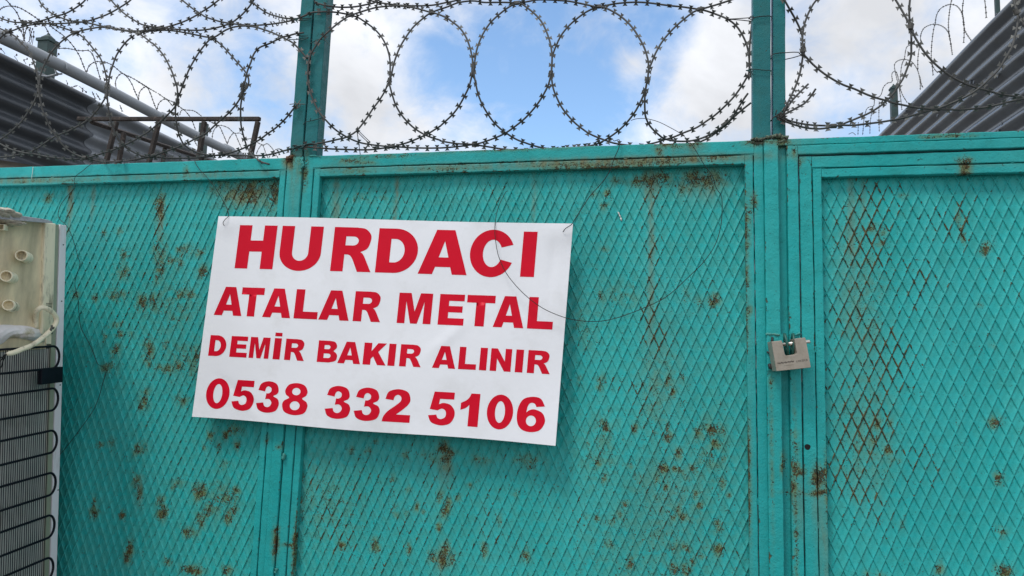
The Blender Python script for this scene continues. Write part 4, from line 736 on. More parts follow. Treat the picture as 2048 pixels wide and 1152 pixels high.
wirem('wire_tie', 'two short wires bracing the middle coil down to the top rail', [Z_(580,140,.05,(855,780),(875,900),(900,1090)), Z_(580,140,.06,(865,765),(950,850),(1030,925)), Z_(580,140,.065,(855,785),(940,870),(1010,935),(1065,1000))], .0009, M_THIN)
wire('loose_wire', 'thin wire from the top rail to the upper right corner of the sign', [(1224,277,.03),(1229,282,-.001),(1237,279,-.004),(1240,284,-.006),(1236,300,-.008),(1228,318,-.008),(1218,345,-.009),(1200,370,-.010),(1180,392,-.012),(1165,415,-.016),(1150,438,-.022),(1143,449,-.024),(1131,457,-.023),(1126,464,-.019)], .00078, M_THIN)
wire('loose_wire', 'long thin wire hanging in a big loop in front of the sign', [(1262,241,.05),(1271,238,.05),(1290,237,.05),(1315,243,.04),(1340,255,.02),(1365,270,.0),(1384,290,-.008),(1398,312,-.010),(1410,332,-.008),(1425,352,-.004),(1432,375,.004),(1443,394,.006),(1444,425,.004),(1441,455,.000),(1430,490,-.004),(1408,523,-.006),(1375,556,-.008),(1340,588,-.010),(1310,606,-.012),(1265,625,-.016),(1225,638,-.02),(1190,643,-.026),(1150,640,-.03),(1115,630,-.032),(1080,613,-.032),(1045,585,-.032),(1015,550,-.030),(998,515,-.028),(991,480,-.024),(990,450,-.018),(995,420,-.010),(1003,400,-.006),(1012,383,-.002)], .00070, M_THIN)
wire('loose_wire', 'thin wire from the top rail to the upper left corner of the sign', [(392,318,.02),(390,324,-.002),(400,340,-.004),(415,356,-.006),(432,378,-.004),(445,400,.0),(455,420,-.006),(457,432,-.018),(451,438,-.022),(446,446,-.021),(449,452,-.017)], .00072, M_THIN)
wire('loose_wire', 'thin wire drooping over the left leaf beside the old fridge', [(192,322,.02),(182,328,-.003),(166,341,-.004),(152,352,-.004),(148,362,-.004),(150,375,-.002),(140,386,.008),(128,400,.008),(120,413,.008),(116,430,.008),(122,441,.006),(132,450,.004),(142,468,.004),(150,492,.006),(156,515,.006),(160,528,.006),(152,555,.006),(150,570,.006),(156,600,.006),(159,640,.006),(164,660,.006),(180,690,.006),(190,715,.006),(196,728,.006),(212,740,.007),(206,765,.007),(196,800,.007),(184,825,.007),(165,852,.007),(140,885,.007),(118,912,.006)], .00066, M_THIN)
wire('loose_wire', 'pale string end stuck to the top rail of the left leaf', [(66,334,-.002),(65,345,-.003),(63,358,-.003)], .0007, mat('pale string', (.5, .55, .5), .8))

# ================================================================== old fridge, its back turned to the right
FP0 = on_y(133.5, 451, -.075)
dcam = (1280-1024)/F, (615-576)/F
FH = FW+dcam[0]*RT-dcam[1]*UP; FH /= np.linalg.norm(FH)            # runs away from the viewer along the back
_r = ray(113.5, 1152); _t = -np.dot(CAM-FP0, FH)/np.dot(_r, FH); FV = FP0-(CAM+_r*_t); FHt = FV/np.linalg.norm(FV)   # up the edge
FN = np.cross(FH, FHt); FN = FN if FN[0] > 0 else -FN
def fp(x, y, off=0.0): return on_plane(x, y, FP0+FN*off, FN)
def uv(p): q = p-FP0; return np.dot(q, FH), np.dot(q, FHt)
def fq(a, v, off=0.0): return FP0+FH*a+FHt*v+FN*off
fr = thing('old_fridge', 'discarded cream fridge with black condenser coils on its back, at the left edge', 'fridge', tuple(np.array([FP0[0], FP0[1]-.3, 0])))
M_CREAM = mat('dirty cream plastic', (0.80, 0.69, 0.47), 0.6, bump=(250, 0.0003), var=0.10, vscale=14, dirt=0.65, dirt_col=(0.17, 0.15, 0.10), dscale=11, dth=(.46, .72), stretch=(1, 1, .35))
M_CREAM2 = mat('cream trim', (0.88, 0.80, 0.60), 0.6, bump=(250, 0.0003), var=0.08, vscale=30, dirt=0.8, dirt_col=(0.14, 0.12, 0.08), dscale=45, dth=(.52, .68), stretch=(1, 1, .3))
M_LILAC = mat('pale sheet edge', (0.86, 0.83, 0.88), 0.45, bump=(60, 0.0003), var=0.06, vscale=14, dirt=.4, dirt_col=(.3, .27, .2), dscale=25, dth=(.55, .7), stretch=(1, 1, .3))
M_FOAM = mat('white foil', (0.80, 0.76, 0.77), 0.6, bump=(60, 0.002), var=0.12, vscale=22, dirt=.8, dirt_col=(.42, .38, .22), dscale=18, dth=(.5, .6))
M_GREYIN = mat('grey back sheet', (0.56, 0.55, 0.52), 0.5, bump=(80, .0004), var=0.14, vscale=12, dirt=0.4, dirt_col=(.2, .18, .13), dscale=8)
M_BLACK = mat('black enamel', (0.005, 0.006, 0.012), 0.5, spec=.2, bump=(200, .0001), var=.3, vscale=60)
M_GREYM = mat('dusty grey metal', (0.42, 0.43, 0.47), 0.6, 0.15, bump=(180, .0006), var=0.22, vscale=60, dirt=.7, dirt_col=(.16, .15, .14), dscale=55)
u0, v0 = 0, 0; zb_ = .06; vb = -(FP0[2]-zb_)/max(.5, FHt[2])
WF, DF = .62, .55
def fbox(mb, a0, a1, v0, v1, n0, n1): mb.quadbox([fq(a0, v0, n0), fq(a1, v0, n0), fq(a1, v0, n1), fq(a0, v0, n1), fq(a0, v1, n0), fq(a1, v1, n0), fq(a1, v1, n1), fq(a0, v1, n1)])
def AV(x, y, off=0): return uv(fp(x, y, off))
vtop = AV(100, 447)[1]
a_l = lambda x, y: AV(x, y)[0]
ag0, ag1 = a_l(115.0, 560), a_l(117.2, 560)     # dark joint
f = MB(); fbox(f, -WF, -.001, vb, vtop-.004, -DF, -.012); f.build('cabinet', M_LILAC, fr, bevel=.004)
f = MB(); fbox(f, ag1, 0, vb, 0, -.0118, .0); f.build('side_flange', M_LILAC, fr, bevel=.0012)
ai = a_l(95, 700); vc = AV(60, 700)[1]
f = MB(); fbox(f, -WF, ai, vc, vtop, -.0118, -.0040); f.build('back_panel', M_CREAM, fr)
f = MB(); fbox(f, a_l(84.5, 560), a_l(106.5, 560), AV(100, 668)[1], vtop+.001, -.0117, .0030); f.build('edge_trim', M_CREAM2, fr, bevel=.002)
f = MB(); fbox(f, a_l(106.9, 560), ag0, vb, vtop, -.0117, -.0005); f.build('edge_channel', mat('grey-green channel', (.33, .36, .27), .6, var=.1), fr)
f = MB(); fbox(f, -WF, ag0-.0005, vb, vc-.0005, -.0118, -.0055); f.build('lower_back_panel', M_GREYIN, fr)
f = MB(); fbox(f, a_l(93, 690), a_l(109, 690), AV(100, 688)[1], AV(100, 655)[1], -.0054, -.001); f.build('corner_block', M_CREAM2, fr, bevel=.001)
f = MB()      # vent slots
for k in range(6):
    y = 606.5+k*3.0; a = AV(89.5, y); b_ = AV(101.5-k*.3, y-.2); f.quadbox([fq(a[0], a[1]-.0009, .0031), fq(b_[0], b_[1]-.0009, .0031), fq(b_[0], b_[1]-.0009, .0036), fq(a[0], a[1]-.0009, .0036), fq(a[0], a[1]+.0002, .0031), fq(b_[0], b_[1]+.0002, .0031), fq(b_[0], b_[1]+.0002, .0036), fq(a[0], a[1]+.0002, .0036)])
f.build('vent', mat('vent shadow', (.05, .045, .03), .8), fr)
for (x, y) in ((126.5, 489.5), (123, 602.5), (120, 770), (116, 980)):
    c = AV(x, y); f = MB(); f.add([fq(c[0]+.0014*math.cos(t)*1.5, c[1]+.0014*math.sin(t), .0004) for t in np.linspace(0, 2*math.pi, 10, endpoint=False)], [tuple(range(10))]); f.build('screw_hole', M_BLACKHOLE, fr)
def peg(x, y, w_, tipdx, tipdy, r=.0100, square=False):
    tip = fp(x, y, .018); vw = CAM-tip; vw /= np.linalg.norm(vw)
    base = fp(x+tipdx, y+tipdy, -.005); ax_ = tip-base; L = np.linalg.norm(ax_); ax_ /= L; ax_ = ax_*.55+vw*.45; ax_ /= np.linalg.norm(ax_)
    a = np.cross(ax_, np.array([0, 0, 1.0])); a /= np.linalg.norm(a); b_ = np.cross(a, ax_); n = 4 if square else 28; off = math.pi/4 if square else 0
    prof = [(base, r*1.06), (tip-ax_*.0006, r), (tip, r*.97), (tip, r*.84), (tip-ax_*.0006, r*.81), (tip-ax_*.017, r*.78), (tip-ax_*.0171, 0.0001)]
    V = [c+rr*(math.cos(2*math.pi*k/n+off)*a+math.sin(2*math.pi*k/n+off)*b_) for c, rr in prof for k in range(n)]
    f = MB(); f.add(V, [(i*n+k, i*n+(k+1) % n, (i+1)*n+(k+1) % n, (i+1)*n+k) for i in range(len(prof)-1) for k in range(n)])
    o = f.build('hollow_peg', M_CREAM2, fr, not square)
    md = o.modifiers.new('e', 'EDGE_SPLIT'); md.split_angle = rad(40)
rp = np.linalg.norm(fp(43, 500)-fp(43, 520))*.5
peg(42.5, 510.5, 0, 11, 5, rp*1.08); peg(12, 552, 0, 11, 4, rp*1.08); peg(16.5, 610, 0, 10, 4, rp*1.05); peg(1, 454, 0, 8, 1, rp*.8, True)
# bulge of torn foil-covered foam
P_top = [(-80,652),(-30,650),(0,649),(30,650),(55,652),(72,656),(84,662),(92,668)]; P_bot = [(-80,705),(-30,700),(0,690),(12,682),(25,676),(50,679),(75,684),(92,688)]
tp = spline(np.array(P_top), 4); bt = spline(np.array(P_bot), 4); m_ = min(len(tp), len(bt)); tp = tp[np.linspace(0, len(tp)-1, 40).astype(int)]; bt = bt[np.linspace(0, len(bt)-1, 40).astype(int)]
V = []; K = 14
for i in range(40):
    for k in range(K):
        t = k/(K-1); x, y = tp[i]*(1-t)+bt[i]*t; V.append(fp(x, y, -.004+.014*math.sin(math.pi*t)**.7*(1 if i < 34 else (39-i)/5+.02)+.0012*math.sin(i*.9+k*1.7)))
f = MB(); f.add(V, [(i*K+k, (i+1)*K+k, (i+1)*K+k+1, i*K+k+1) for i in range(39) for k in range(K-1)]); f.build('foam_bulge', M_FOAM, fr, True)
# cream hose
hs = [(72,655,-.004),(71.5,635,.002),(74,622,.016),(82,615.5,.024),(93,617,.027),(105,625,.026),(112.5,636,.024),(111,648,.024),(100,662,.025),(85,676,.026),(65,690,.027),(45,698,.028),(28,705,.028),(13,708,.028)]
f = MB(); Pp = spline(np.array([fp(*p) for p in hs]), .004); rh = np.linalg.norm(fp(30, 700)-fp(30, 710))*.5
f.tube(Pp, np.concatenate([np.full(len(Pp)-3, rh), [rh*.95, rh*.8, rh*.5]]), 16); f.build('hose', M_CREAM2, fr, True)
f = MB(); f.tube(spline(np.array([fp(*p) for p in ((103.5,651,.0285),(103.5,655,.030),(101.5,661,.0285),(104,666,.02))]), .002), .0022, 6); f.tube(spline(np.array([fp(*p) for p in ((101,655,.028),(106,657,.031),(108,654,.027))]), .002), .0018, 6); f.build('wire_twist', M_BARB, fr, True)
for pts in (((13,708,.028),(5,714,.025),(-20,718,.02)), ((12,710,.028),(6,722,.02),(2,735,.015),(-10,745,.012)), ((10,709,.028),(0,722,.02),(-20,730,.015))):
    f = MB(); f.tube(spline(np.array([fp(*p) for p in pts]), .004), .0012, 6); f.build('lead_wire', M_THIN, fr, True)
# condenser: serpentine tube with fine upright wires
OC = .022
c0 = np.array(AV(107, 692, OC)); 
tops = [692.5, 775, 859, 944, 1028, 1112]; 
vtops = [AV(105, y, OC)[1] for y in tops]; pitch_v = (vtops[-1]-vtops[0])/5.0; half = pitch_v*.525
aR = AV(108.5, 870, OC)[0]; rt = .0021*1.15; lean_c = 0
def cav(a, v, off): return FP0+FH*a+FHt*v+FN*off
f = MB()
for k in range(-0, 9):
    vt = vtops[0]+pitch_v*k; vl = vt+half; r_ = abs(half)/2; pts = []
    pts += [(-WF+.08, vt), (-.3, vt), (aR-.012, vt)] 
    for t in np.linspace(90, -90, 15): pts.append((aR-.010+r_*.75*math.cos(rad(t)), (vt+vl)/2+r_*math.sin(rad(t))))
    pts += [(aR-.012, vl), (-.3, vl), (-WF+.08, vl)]
    f.tube(spline(np.array([cav(a, v, OC) for a, v in pts]), .006), rt, 10)
f.build('condenser_tube', M_BLACK, fr, True)
f = MB(); sp_ = a_l(24.4, 800)-a_l(20, 800); sp_ = -abs(sp_); nw = int((WF-.09)/abs(sp_))
# spacing read at the near edge of the picture
for k in range(nw):
    a = aR-.0150+sp_*k; ww = random.uniform(-.0004, .0004)
    f.tube([cav(a+ww, vtops[0]+.0005, OC-.0028), cav(a, (vtops[0]+vb)/2, OC-.0028+random.uniform(-.0006, .0006)), cav(a-ww, vb+.1, OC-.0028)], .0008, 5)
f.build('condenser_wires', M_BLACK, fr, True)
a0, v0 = AV(82, 736, OC+.004); a1, v1 = AV(123, 768, OC+.004)
f = MB(); fbox(f, AV(80, 750, OC)[0], AV(123, 750, OC)[0], AV(100, 767, OC)[1], AV(100, 735.5, OC)[1], OC-.006, OC+.004); f.build('terminal_box', M_BLACK, fr, bevel=.0015)
# bent grey strip and crumbled foam on top
f = MB()
tp = [(-60,421),(0,426.5),(30,430),(60,434),(85,437.5),(98,440),(106,444)]; bt = [(-60,436),(0,438),(30,440.5),(60,443),(85,445),(98,446),(106,446.5)]
n = len(tp); V = []
for off in (.022, -.06):
    V += [fp(x, y, off) if off > 0 else fp(x, y, .022)+FN*(off-.022)+np.array([0, 0, .004]) for x, y in tp]+[fp(x, y, off) if off > 0 else fp(x, y, .022)+FN*(off-.022)+np.array([0, 0, .004]) for x, y in bt]
Fq = [(i, n+i, n+i+1, i+1) for i in range(n-1)]+[(2*n+i, 2*n+i+1, 3*n+i+1, 3*n+i) for i in range(n-1)]+[(i, i+1, 2*n+i+1, 2*n+i) for i in range(n-1)]+[(n+i, 3*n+i, 3*n+i+1, n+i+1) for i in range(n-1)]+[(n-1, 2*n-1, 4*n-1, 3*n-1), (0, 2*n, 3*n, n)]
f.add(V, Fq); f.build('top_strip', M_GREYM, fr, bevel=.0008)
def lump(mb, c, rx, ry, rz, seed, n=14):
    rr = np.random.default_rng(seed); V = []; Fq = []
    for i in range(n+1):
        th = math.pi*i/n
        for k in range(n):
            ph = 2*math.pi*k/n; q = 1+.16*math.sin(3*ph+seed+2*th)+.10*math.sin(7*th+5*ph)+rr.normal(0, .03)
            V.append(c+np.array([rx*math.sin(th)*math.cos(ph)*q, ry*math.sin(th)*math.sin(ph)*q, rz*math.cos(th)*q]))
    for i in range(n):
        for k in range(n): Fq.append((i*n+k, (i+1)*n+k, (i+1)*n+(k+1) % n, i*n+(k+1) % n))
    mb.add(V, Fq)
f = MB(); lump(f, fp(10, 425, .01), .022, .03, .008, 1); lump(f, fp(24, 429, .01), .014, .02, .006, 4); lump(f, fp(-12, 424, .01), .022, .03, .009, 7); lump(f, fp(12, 444, .0), .03, .03, .007, 9)
f.build('foam_crust', mat('crumbled foam', (.48, .44, .36), .9, bump=(120, .002), var=.35, vscale=90, dirt=.8, dirt_col=(.10, .08, .05), dscale=60), fr, True)

# ================================================================== sheds behind the gate
M_SLATE = mat('dark corrugated sheet', (0.066, 0.075, 0.086), 0.42, 0.1, bump=(60, .0006), var=.18, vscale=4, dirt=.35, dirt_col=(.10, .10, .10), dscale=7, spec=.45)
M_SLATE3 = mat('weathered corrugated sheet', (0.25, 0.27, 0.295), 0.5, 0.1, bump=(60, .0006), var=.18, vscale=4, spec=.45)
M_SLATE2 = mat('dark glossy corrugated sheet', (0.12, 0.138, 0.16), 0.25, 0.35, bump=(60, .0006), var=.2, vscale=5, dirt=.5, dirt_col=(.13, .13, .13), dscale=9, spec=.6)
def corr(name, X, y0, y1, ztop, zbot, pitch, amp, parent, m, sgn_=1, warp=0.0, tilt=0.0, ragged=0.0):
    """sheet whose ribs run along y; ztop/zbot are functions of y"""
    nz = 240; ny = 60; V = []; ys = np.linspace(y0, y1, ny)
    for i, y in enumerate(ys):
        zt, zb = ztop(y), zbot(y)
        for k in range(nz):
            z = zt+(zb-zt)*k/(nz-1); ph = 2*math.pi*(zt-z)/pitch
            s = math.sin(ph); s = s*(1-.12*s*s)
            e = ragged*math.sin(ph+1)*(1 if i == ny-1 else 0)
            V.append((X+sgn_*amp*s+warp*math.sin(y*3+z*2)+tilt*(zt-z), y+e, z))
    V = np.array(V); n = len(V); V2 = V+np.array([-sgn_*.0012, 0, 0])
    Fq = [(i*nz+k, (i+1)*nz+k, (i+1)*nz+k+1, i*nz+k+1) for i in range(ny-1) for k in range(nz-1)]
    Fq += [tuple(n+j for j in q[::-1]) for q in Fq]
    rim = [i*nz for i in range(ny)]+[(ny-1)*nz+k for k in range(1, nz)]+[i*nz+nz-1 for i in range(ny-2, -1, -1)]+[k for k in range(nz-2, 0, -1)]
    Fq += [(rim[k], rim[(k+1) % len(rim)], n+rim[(k+1) % len(rim)], n+rim[k]) for k in range(len(rim))]
    return obj(name, mesh_np(name, np.vstack([V, V2]), Fq, parent), m, parent, True)
XL = -3.8
a = on_x(0, 105, XL); b_ = on_x(184, 195, XL); c = on_x(440, 322, XL)
ls = thing('corrugated_shed', 'dark corrugated shed wall receding on the left, behind the razor wire', 'shed', (XL-.5, 3.0, 0))
sl1 = (b_[2]-a[2])/(b_[1]-a[1]); zt1 = lambda y: a[2]+sl1*(y-a[1])
bb = on_x(0, 321, XL); bc = on_x(78, 331, XL); sb = (bc[2]-bb[2])/(bc[1]-bb[1]); zb1 = lambda y: max(bb[2]+sb*(y-bb[1])*.9, 2.0)
corr('corrugated_sheet', XL, 1.0, b_[1], zt1, zb1, .118, .024, ls, M_SLATE, 1, .004, ragged=.02)
d2 = on_x(190, 199, XL-.03); sl2 = (on_x(440, 322, XL-.03)[2]-d2[2])/(on_x(440, 322, XL-.03)[1]-d2[1])
corr('corrugated_sheet', XL-.035, b_[1]-.12, 16.0, lambda y: d2[2]+sl2*(y-d2[1]), lambda y: zb1(b_[1])-.1, .118, .024, ls, M_SLATE3, 1, .004)
f = MB(); f.box(XL-1.2, XL-.06, 1.02, 15.8, 0, zb1(3.0)-.02); f.build('masonry_wall', mat('beige render', (.50, .45, .38), .9, bump=(40, .003), var=.12, vscale=4), ls)
# plastic drain pipe clipped above the shed
M_PVC = mat('grey plastic pipe', (.30, .325, .35), .4, var=.08, vscale=6, dirt=.35, dirt_col=(.30, .30, .28), dscale=12)
XP = -3.62; p0 = on_x(-60, 45, XP); p1 = on_x(500, 322, XP)
pp = thing('drain_pipe', 'long pale grey plastic pipe running away above the left corrugated shed', 'pipe', tuple(p0))
R_ = .036
def frust(mb, P, r, seg=20): mb.tube(P, r, seg)
f = MB(); n = 40; P = np.array([p0+(p1-p0)*t for t in np.linspace(0, 1.35, n)]); P[:, 2] += .010*np.sin(np.linspace(0, 9, n)); f.tube(P, R_, 20); f.build('pipe', M_PVC, pp, True)
dirp = (p1-p0)/np.linalg.norm(p1-p0)
def at_px(x): # point of the pipe seen at photo column x
    best = min(np.linspace(0, 1.35, 400), key=lambda t: abs((1024+F*np.dot(p0+(p1-p0)*t-CAM, RT)/np.dot(p0+(p1-p0)*t-CAM, FW))-x)); return p0+(p1-p0)*best
for x in (332, 455):
    q = at_px(x); f = MB(); f.tube([q-dirp*.05, q-dirp*.049, q+dirp*.05, q+dirp*.051], [R_*1.0, R_*1.14, R_*1.14, R_], 20); f.build('pipe_sleeve', M_PVC, pp, True)
q = at_px(122); f = MB(); th = np.linspace(-.4, 2*math.pi-1.3, 26); f.tube([q+np.array([math.cos(t)*R_*1.16, .0, math.sin(t)*R_*1.16]) for t in th], .0055, 8); f.tube([q+np.array([-.02, 0, -R_*1.2]), q+np.array([-.09, 0, -R_*1.5]), q+np.array([-.15, 0, -R_*1.2])], .008, 8); f.build('pipe_clamp', M_PVC, pp, True)
# green posts behind
M_GPOST = mat('dark green post paint', (0.022, 0.052, 0.050), 0.5, var=.25, vscale=12, dirt=.4, dirt_col=(.05, .06, .05), dscale=20)
def gpost(x0, x1, ytop, Y, label, cap=True, zb=0.0):
    A = on_y(x0, ytop, Y); B = on_y(x1, ytop, Y); w_ = np.linalg.norm(B-A)*.74; c = (A+B)/2; t = thing('fence_post', label, 'post', (c[0], Y, 0), 'dark green fence posts behind the gate')
    zt = A[2]; f = MB(); f.box(c[0]-w_/2, c[0]+w_/2, Y-w_/2, Y+w_/2, zb, zt); f.build('post', M_GPOST, t, bevel=.004)
    if cap:
        f = MB(); o = w_*.60
        for z0, z1, s0, s1 in ((zt-.012, zt+.010, o, o), (zt+.010, zt+.028, o*.62, o*.58), (zt+.028, zt+.052, o*.56, o*.20), (zt+.052, zt+.064, o*.16, o*.12)):
            f.quadbox([(c[0]-s0, Y-s0, z0), (c[0]+s0, Y-s0, z0), (c[0]+s0, Y+s0, z0), (c[0]-s0, Y+s0, z0), (c[0]-s1, Y-s1, z1), (c[0]+s1, Y-s1, z1), (c[0]+s1, Y+s1, z1), (c[0]-s1, Y+s1, z1)])
        f.build('cap', M_GPOST, t)
    return t
gpost(82, 110, 84, 3.2, 'dark green post with a pointed cap behind the pale pipe, upper left')
gpost(400, 416, 247, 8.0, 'dark green post seen through the rusty rack', cap=False)
gpost(1778, 1796, 178, 8.6, 'dark green post with a knob cap left of the right corrugated wall')
gpost(1987, 1999, -20, 6.2, 'dark green post top peeping over the right corrugated wall', cap=False)
# right wall
XR = 1.88
ra = on_x(2026, 0, XR); rb = on_x(1762, 268, XR); sr = (rb[2]-ra[2])/(rb[1]-ra[1]); ztr = lambda y: ra[2]+sr*(y-ra[1])
rs = thing('corrugated_wall', 'tall dark grey corrugated wall slanting down the upper right corner', 'wall', (XR+.1, 6.0, 0))
corr('corrugated_sheet', XR, .7, 22.0, ztr, lambda y: .0, .108, .030, rs, M_SLATE2, -1, .004)
f = MB(); f.box(XR+.04, XR+.08, .75, 21.9, 0, min(ztr(21.9), ztr(.75))-.15); f.build('wall_frame', M_GPOST, rs)
f = MB()
for (x, y) in ((1993, 30), (1998, 262), (1950, 274-60), (1942, 164+1), (1808, 216+20), (1876, 231), (2005, 247), (1812, 222), (1997, 152), (1949, 164)):
    if y > 265: continue
    q = on_x(x, y, XR-.018); f.tube([q, q-np.array([.006, 0, 0]), q-np.array([.0065, 0, 0])], [.011, .010, .002], 8)
f.build('screws', M_SLATE, rs)
# far razor wire on the side fences
def far(name, label, runs, X, ctr, seed, group):
    rr = random.Random(seed); root = thing(name, label, 'razor wire', ctr, group); f = MB(); g_ = MB()
    for pts in runs:
        P = []
        for x, y in pts: P.append(on_x(x, y, X+rr.uniform(-.03, .03)))
        P = np.array(P); Q_ = spline(P, .02); f.tube(Q_, .0032, 5)
        L = np.concatenate([[0], np.cumsum(np.linalg.norm(np.diff(Q_, axis=0), axis=1))]); d = .01
        while d < L[-1]:
            i = min(max(int(np.searchsorted(L, d)), 1), len(Q_)-1); p = Q_[i]; t = Q_[i]-Q_[i-1]; t /= np.linalg.norm(t)+1e-9; v = CAM-p; v /= np.linalg.norm(v); y = np.cross(v, t); y /= np.linalg.norm(y)+1e-9
            s = 1.0; g_.add((BV*s)@np.array([t, y, np.cross(t, y)])+p, BF); d += .036*rr.uniform(.9, 1.1)
    f.build('core_wire', M_CLIP, root, True); o = g_.build('barbs', M_CLIP, root); o['kind'] = 'stuff'
FL = [A_((60,-30),(80,0),(150,80),(215,160),(250,240),(290,330),(300,420),(308,540)), A_((-60,150),(0,120),(50,90),(140,75),(250,100),(350,155),(450,220),(500,258),(570,330),(630,440)), A_((640,330),(720,390),(820,462),(900,545),(960,622),(1020,720),(1060,820),(1100,920),(1120,975)),
      A_((715,620),(800,618),(880,622),(980,642),(1060,650),(1130,645),(1180,690),(1220,790),(1260,930),(1300,1060)), A_((1105,940),(1140,845),(1220,792),(1320,790),(1420,825),(1500,885),(1570,940),(1700,1003),(1830,1080),(1920,1140)), A_((1490,1150),(1478,1050),(1510,975),(1570,940),(1640,1000),(1700,1100))+C_c((1715,120),(1760,220),(1775,285)),
      C_c((1750,10),(1860,80),(2000,160)), D_c((100,170),(210,245),(320,295),(430,377),(560,395),(660,462)), C_c((1770,260),(1790,150),(1870,85),(1920,160),(1960,270),(2005,385)), A_((350,340),(320,420),(308,520)),
      D_c((85,390),(120,290),(205,245),(290,335)), D_c((380,450),(395,400),(430,380),(480,430),(530,500),(580,630)), D_c((820,980),(795,880),(800,700),(840,610),(900,580),(1000,612),(1080,680),(1160,682),(1230,750),(1290,750)), D_c((740,520),(880,590),(930,680),(990,820)), D_c((990,820),(1020,740),(1080,680),(1130,780),(1170,870)),
      D_c((1360,950),(1390,880),(1440,832),(1480,930),(1510,1000)), D_c((1290,755),(1440,830),(1500,815),(1560,870),(1600,930),(1640,1000)), D_c((1520,1000),(1560,930),(1640,880),(1720,910)), D_c((600,840),(560,760)), C_c((1180,150),(1220,235)), C_c((1230,170),(1280,250)), C_c((1535,320),(1565,400)), C_c((900,100),(990,70))]
far('razor_wire_coil', 'small distant razor wire coil along the fence behind the pale pipe', FL, -4.3, (-4.3, 5, 3), 3, 'distant razor wire')
FRr = [Mc((1130,-40),(1120,10),(1110,50),(1090,180),(1080,320),(1090,430),(1110,560),(1130,700)), Mc((865,800),(860,700),(870,530),(890,380),(910,300),(930,190),(980,110),(1050,70),(1110,57),(1180,72),(1240,140),(1270,230),(1280,320),(1282,420),(1276,545)), Mc((1280,-40),(1270,20),(1260,140),(1275,310),(1300,410),(1380,530)),
       Mc((730,570),(725,460),(760,370),(830,325),(910,310),(1000,335),(1070,400),(1100,500),(1118,600)), Mc((1540,-40),(1548,20),(1560,130),(1565,225)), Mc((515,770),(540,620),(580,580),(640,565),(700,590),(760,650),(840,740),(870,830),(885,960)), Mc((690,900),(690,750),(708,610)), Mc((470,1160),(440,1080),(400,920),(390,830),(430,780),(510,760),(600,785),(660,850),(700,940),(720,1060),(720,1150)),
       Mc((510,760),(480,850),(465,1000),(460,1150)), Mc((715,980),(735,1080),(755,1120)), Nc((-10,900),(0,820),(30,700),(70,665),(125,650),(140,560),(200,530),(225,490),(250,410),(300,360),(360,340),(355,260),(370,220),(410,215),(440,300),(480,480),(550,605)), Nc((75,1010),(80,860),(110,660)), Nc((195,980),(190,760),(195,600)), Nc((450,420),(470,560),(485,700)), Mc((870,820),(905,890),(945,930)), Lc((1390,950),(1440,930),(1480,960)), Lc((1510,960),(1515,800)), Lc((1570,960),(1580,840))]
far('razor_wire_coil', 'small distant razor wire coil standing left of and above the right corrugated wall', FRr, 2.35, (2.35, 6, 3), 8, 'distant razor wire')
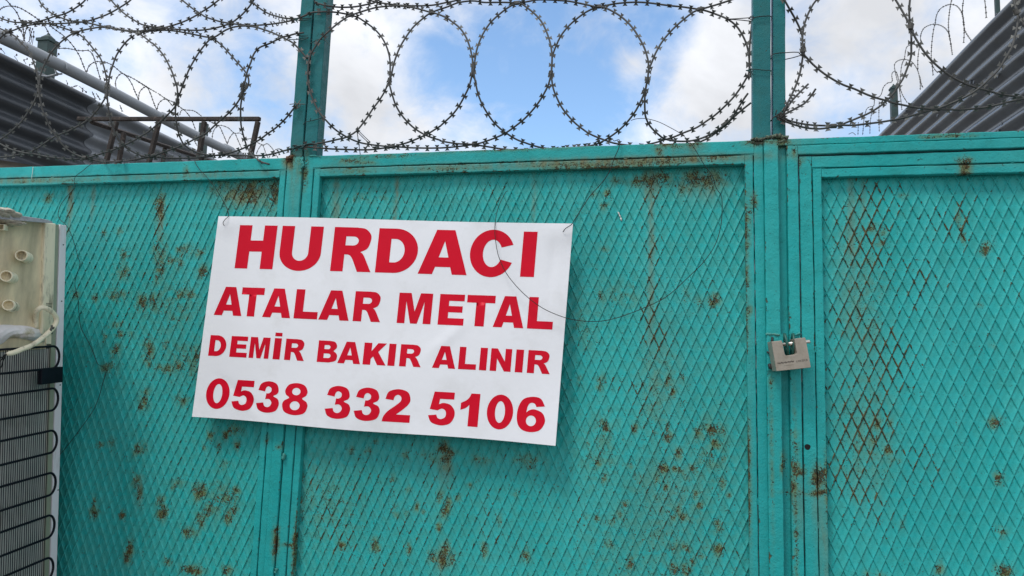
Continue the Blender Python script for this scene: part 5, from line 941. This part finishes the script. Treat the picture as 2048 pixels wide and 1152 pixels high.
# rusty rack behind the left leaf
M_RUST = mat('rusted steel', (0.042, 0.033, 0.029), 0.85, .1, bump=(150, .0012), var=.4, vscale=40, dirt=.8, dirt_col=(.16, .12, .10), dscale=50)
rk = thing('rusty_rack', 'rusty steel tube rack sticking up behind the left gate leaf', 'rack', (-1.6, 1.3, 0))
def sbar(name, p, q, w_):
    p, q = np.array(p), np.array(q); t = (q-p)/np.linalg.norm(q-p); a = np.cross(t, [0, 1.0, 0]); a /= np.linalg.norm(a); b_ = np.cross(t, a); f = MB(); h = w_/2
    f.quadbox([p+a*h+b_*h, p-a*h+b_*h, p-a*h-b_*h, p+a*h-b_*h, q+a*h+b_*h, q-a*h+b_*h, q-a*h-b_*h, q+a*h-b_*h]); f.build(name, M_RUST, rk, bevel=.003)
YK = 1.3; wk = .0185
sbar('top_rail', on_y(156, 238, YK+.1), on_y(520, 238, YK), wk*.95)
for (xt, xb, yb_) in ((233, 213, 322), (318, 299, 320), (409, 397, 318), (516, 499, 322)):
    p = on_y(xt, 243, YK); q = on_y(xb, yb_, YK); d = (q-p); q = p+d*((p[2]-.0)/-(d[2])) if d[2] < 0 else q; sbar('upright', p, q, wk)
p = on_y(183, 244, YK+.10); q = on_y(425, 323, YK+1.4); sbar('side_rail', p, q, wk)
for (xt, yt, xb, yb_, Y) in ((248, 266, 238, 322, YK+.30), (330, 296, 326, 322, YK+.8)):
    p = on_y(xt, yt, Y); q = on_y(xb, yb_, Y); d = q-p; q = p+d*(p[2]/-d[2]); sbar('upright', p, q, wk)
# dry weeds behind the pipe
wd = thing('dry_weed', 'few dry weed stalks with seed heads behind the pale pipe, upper left', 'weeds', tuple(on_x(60, 110, -4.0)*np.array([1, 1, 0])))
f = MB(); rr = random.Random(2)
for (x0, y0, x1, y1) in ((52, 100, 60, 56), (60, 102, 65, 58), (62, 100, 68, 64), (56, 98, 42, 62), (48, 90, 58, 60), (112, 125, 117, 108), (10, 108, 2, 98), (36, 122, 34, 110), (60, 135, 66, 128), (52, 128, 55, 118), (132, 160, 133, 172), (158, 172, 165, 182), (168, 176, 172, 184)):
    f = MB(); p, q = on_x(x0, y0, -4.0), on_x(x1, y1, -4.0); m_ = (p+q)/2+np.array([0, rr.uniform(-.03, .03), 0]); f.tube(spline(np.array([p, m_, q]), .03), .0018, 5)
    for k in range(rr.randint(2, 5)):
        t = rr.uniform(.55, 1.0); c = spline(np.array([p, m_, q]), .03); c = c[min(len(c)-1, int(t*len(c)))]+np.array([0, rr.uniform(-.004, .004), 0]); lump(f, c, .0035, .0045, .007, rr.randint(0, 99), 6)
    f.build('stalk', mat('dry stalk', (.10, .085, .08), .9), wd)
for o in list(bpy.data.objects):
    if o.type == 'MESH' and o.name.startswith('t') and len(o.name) < 3: bpy.data.objects.remove(o)
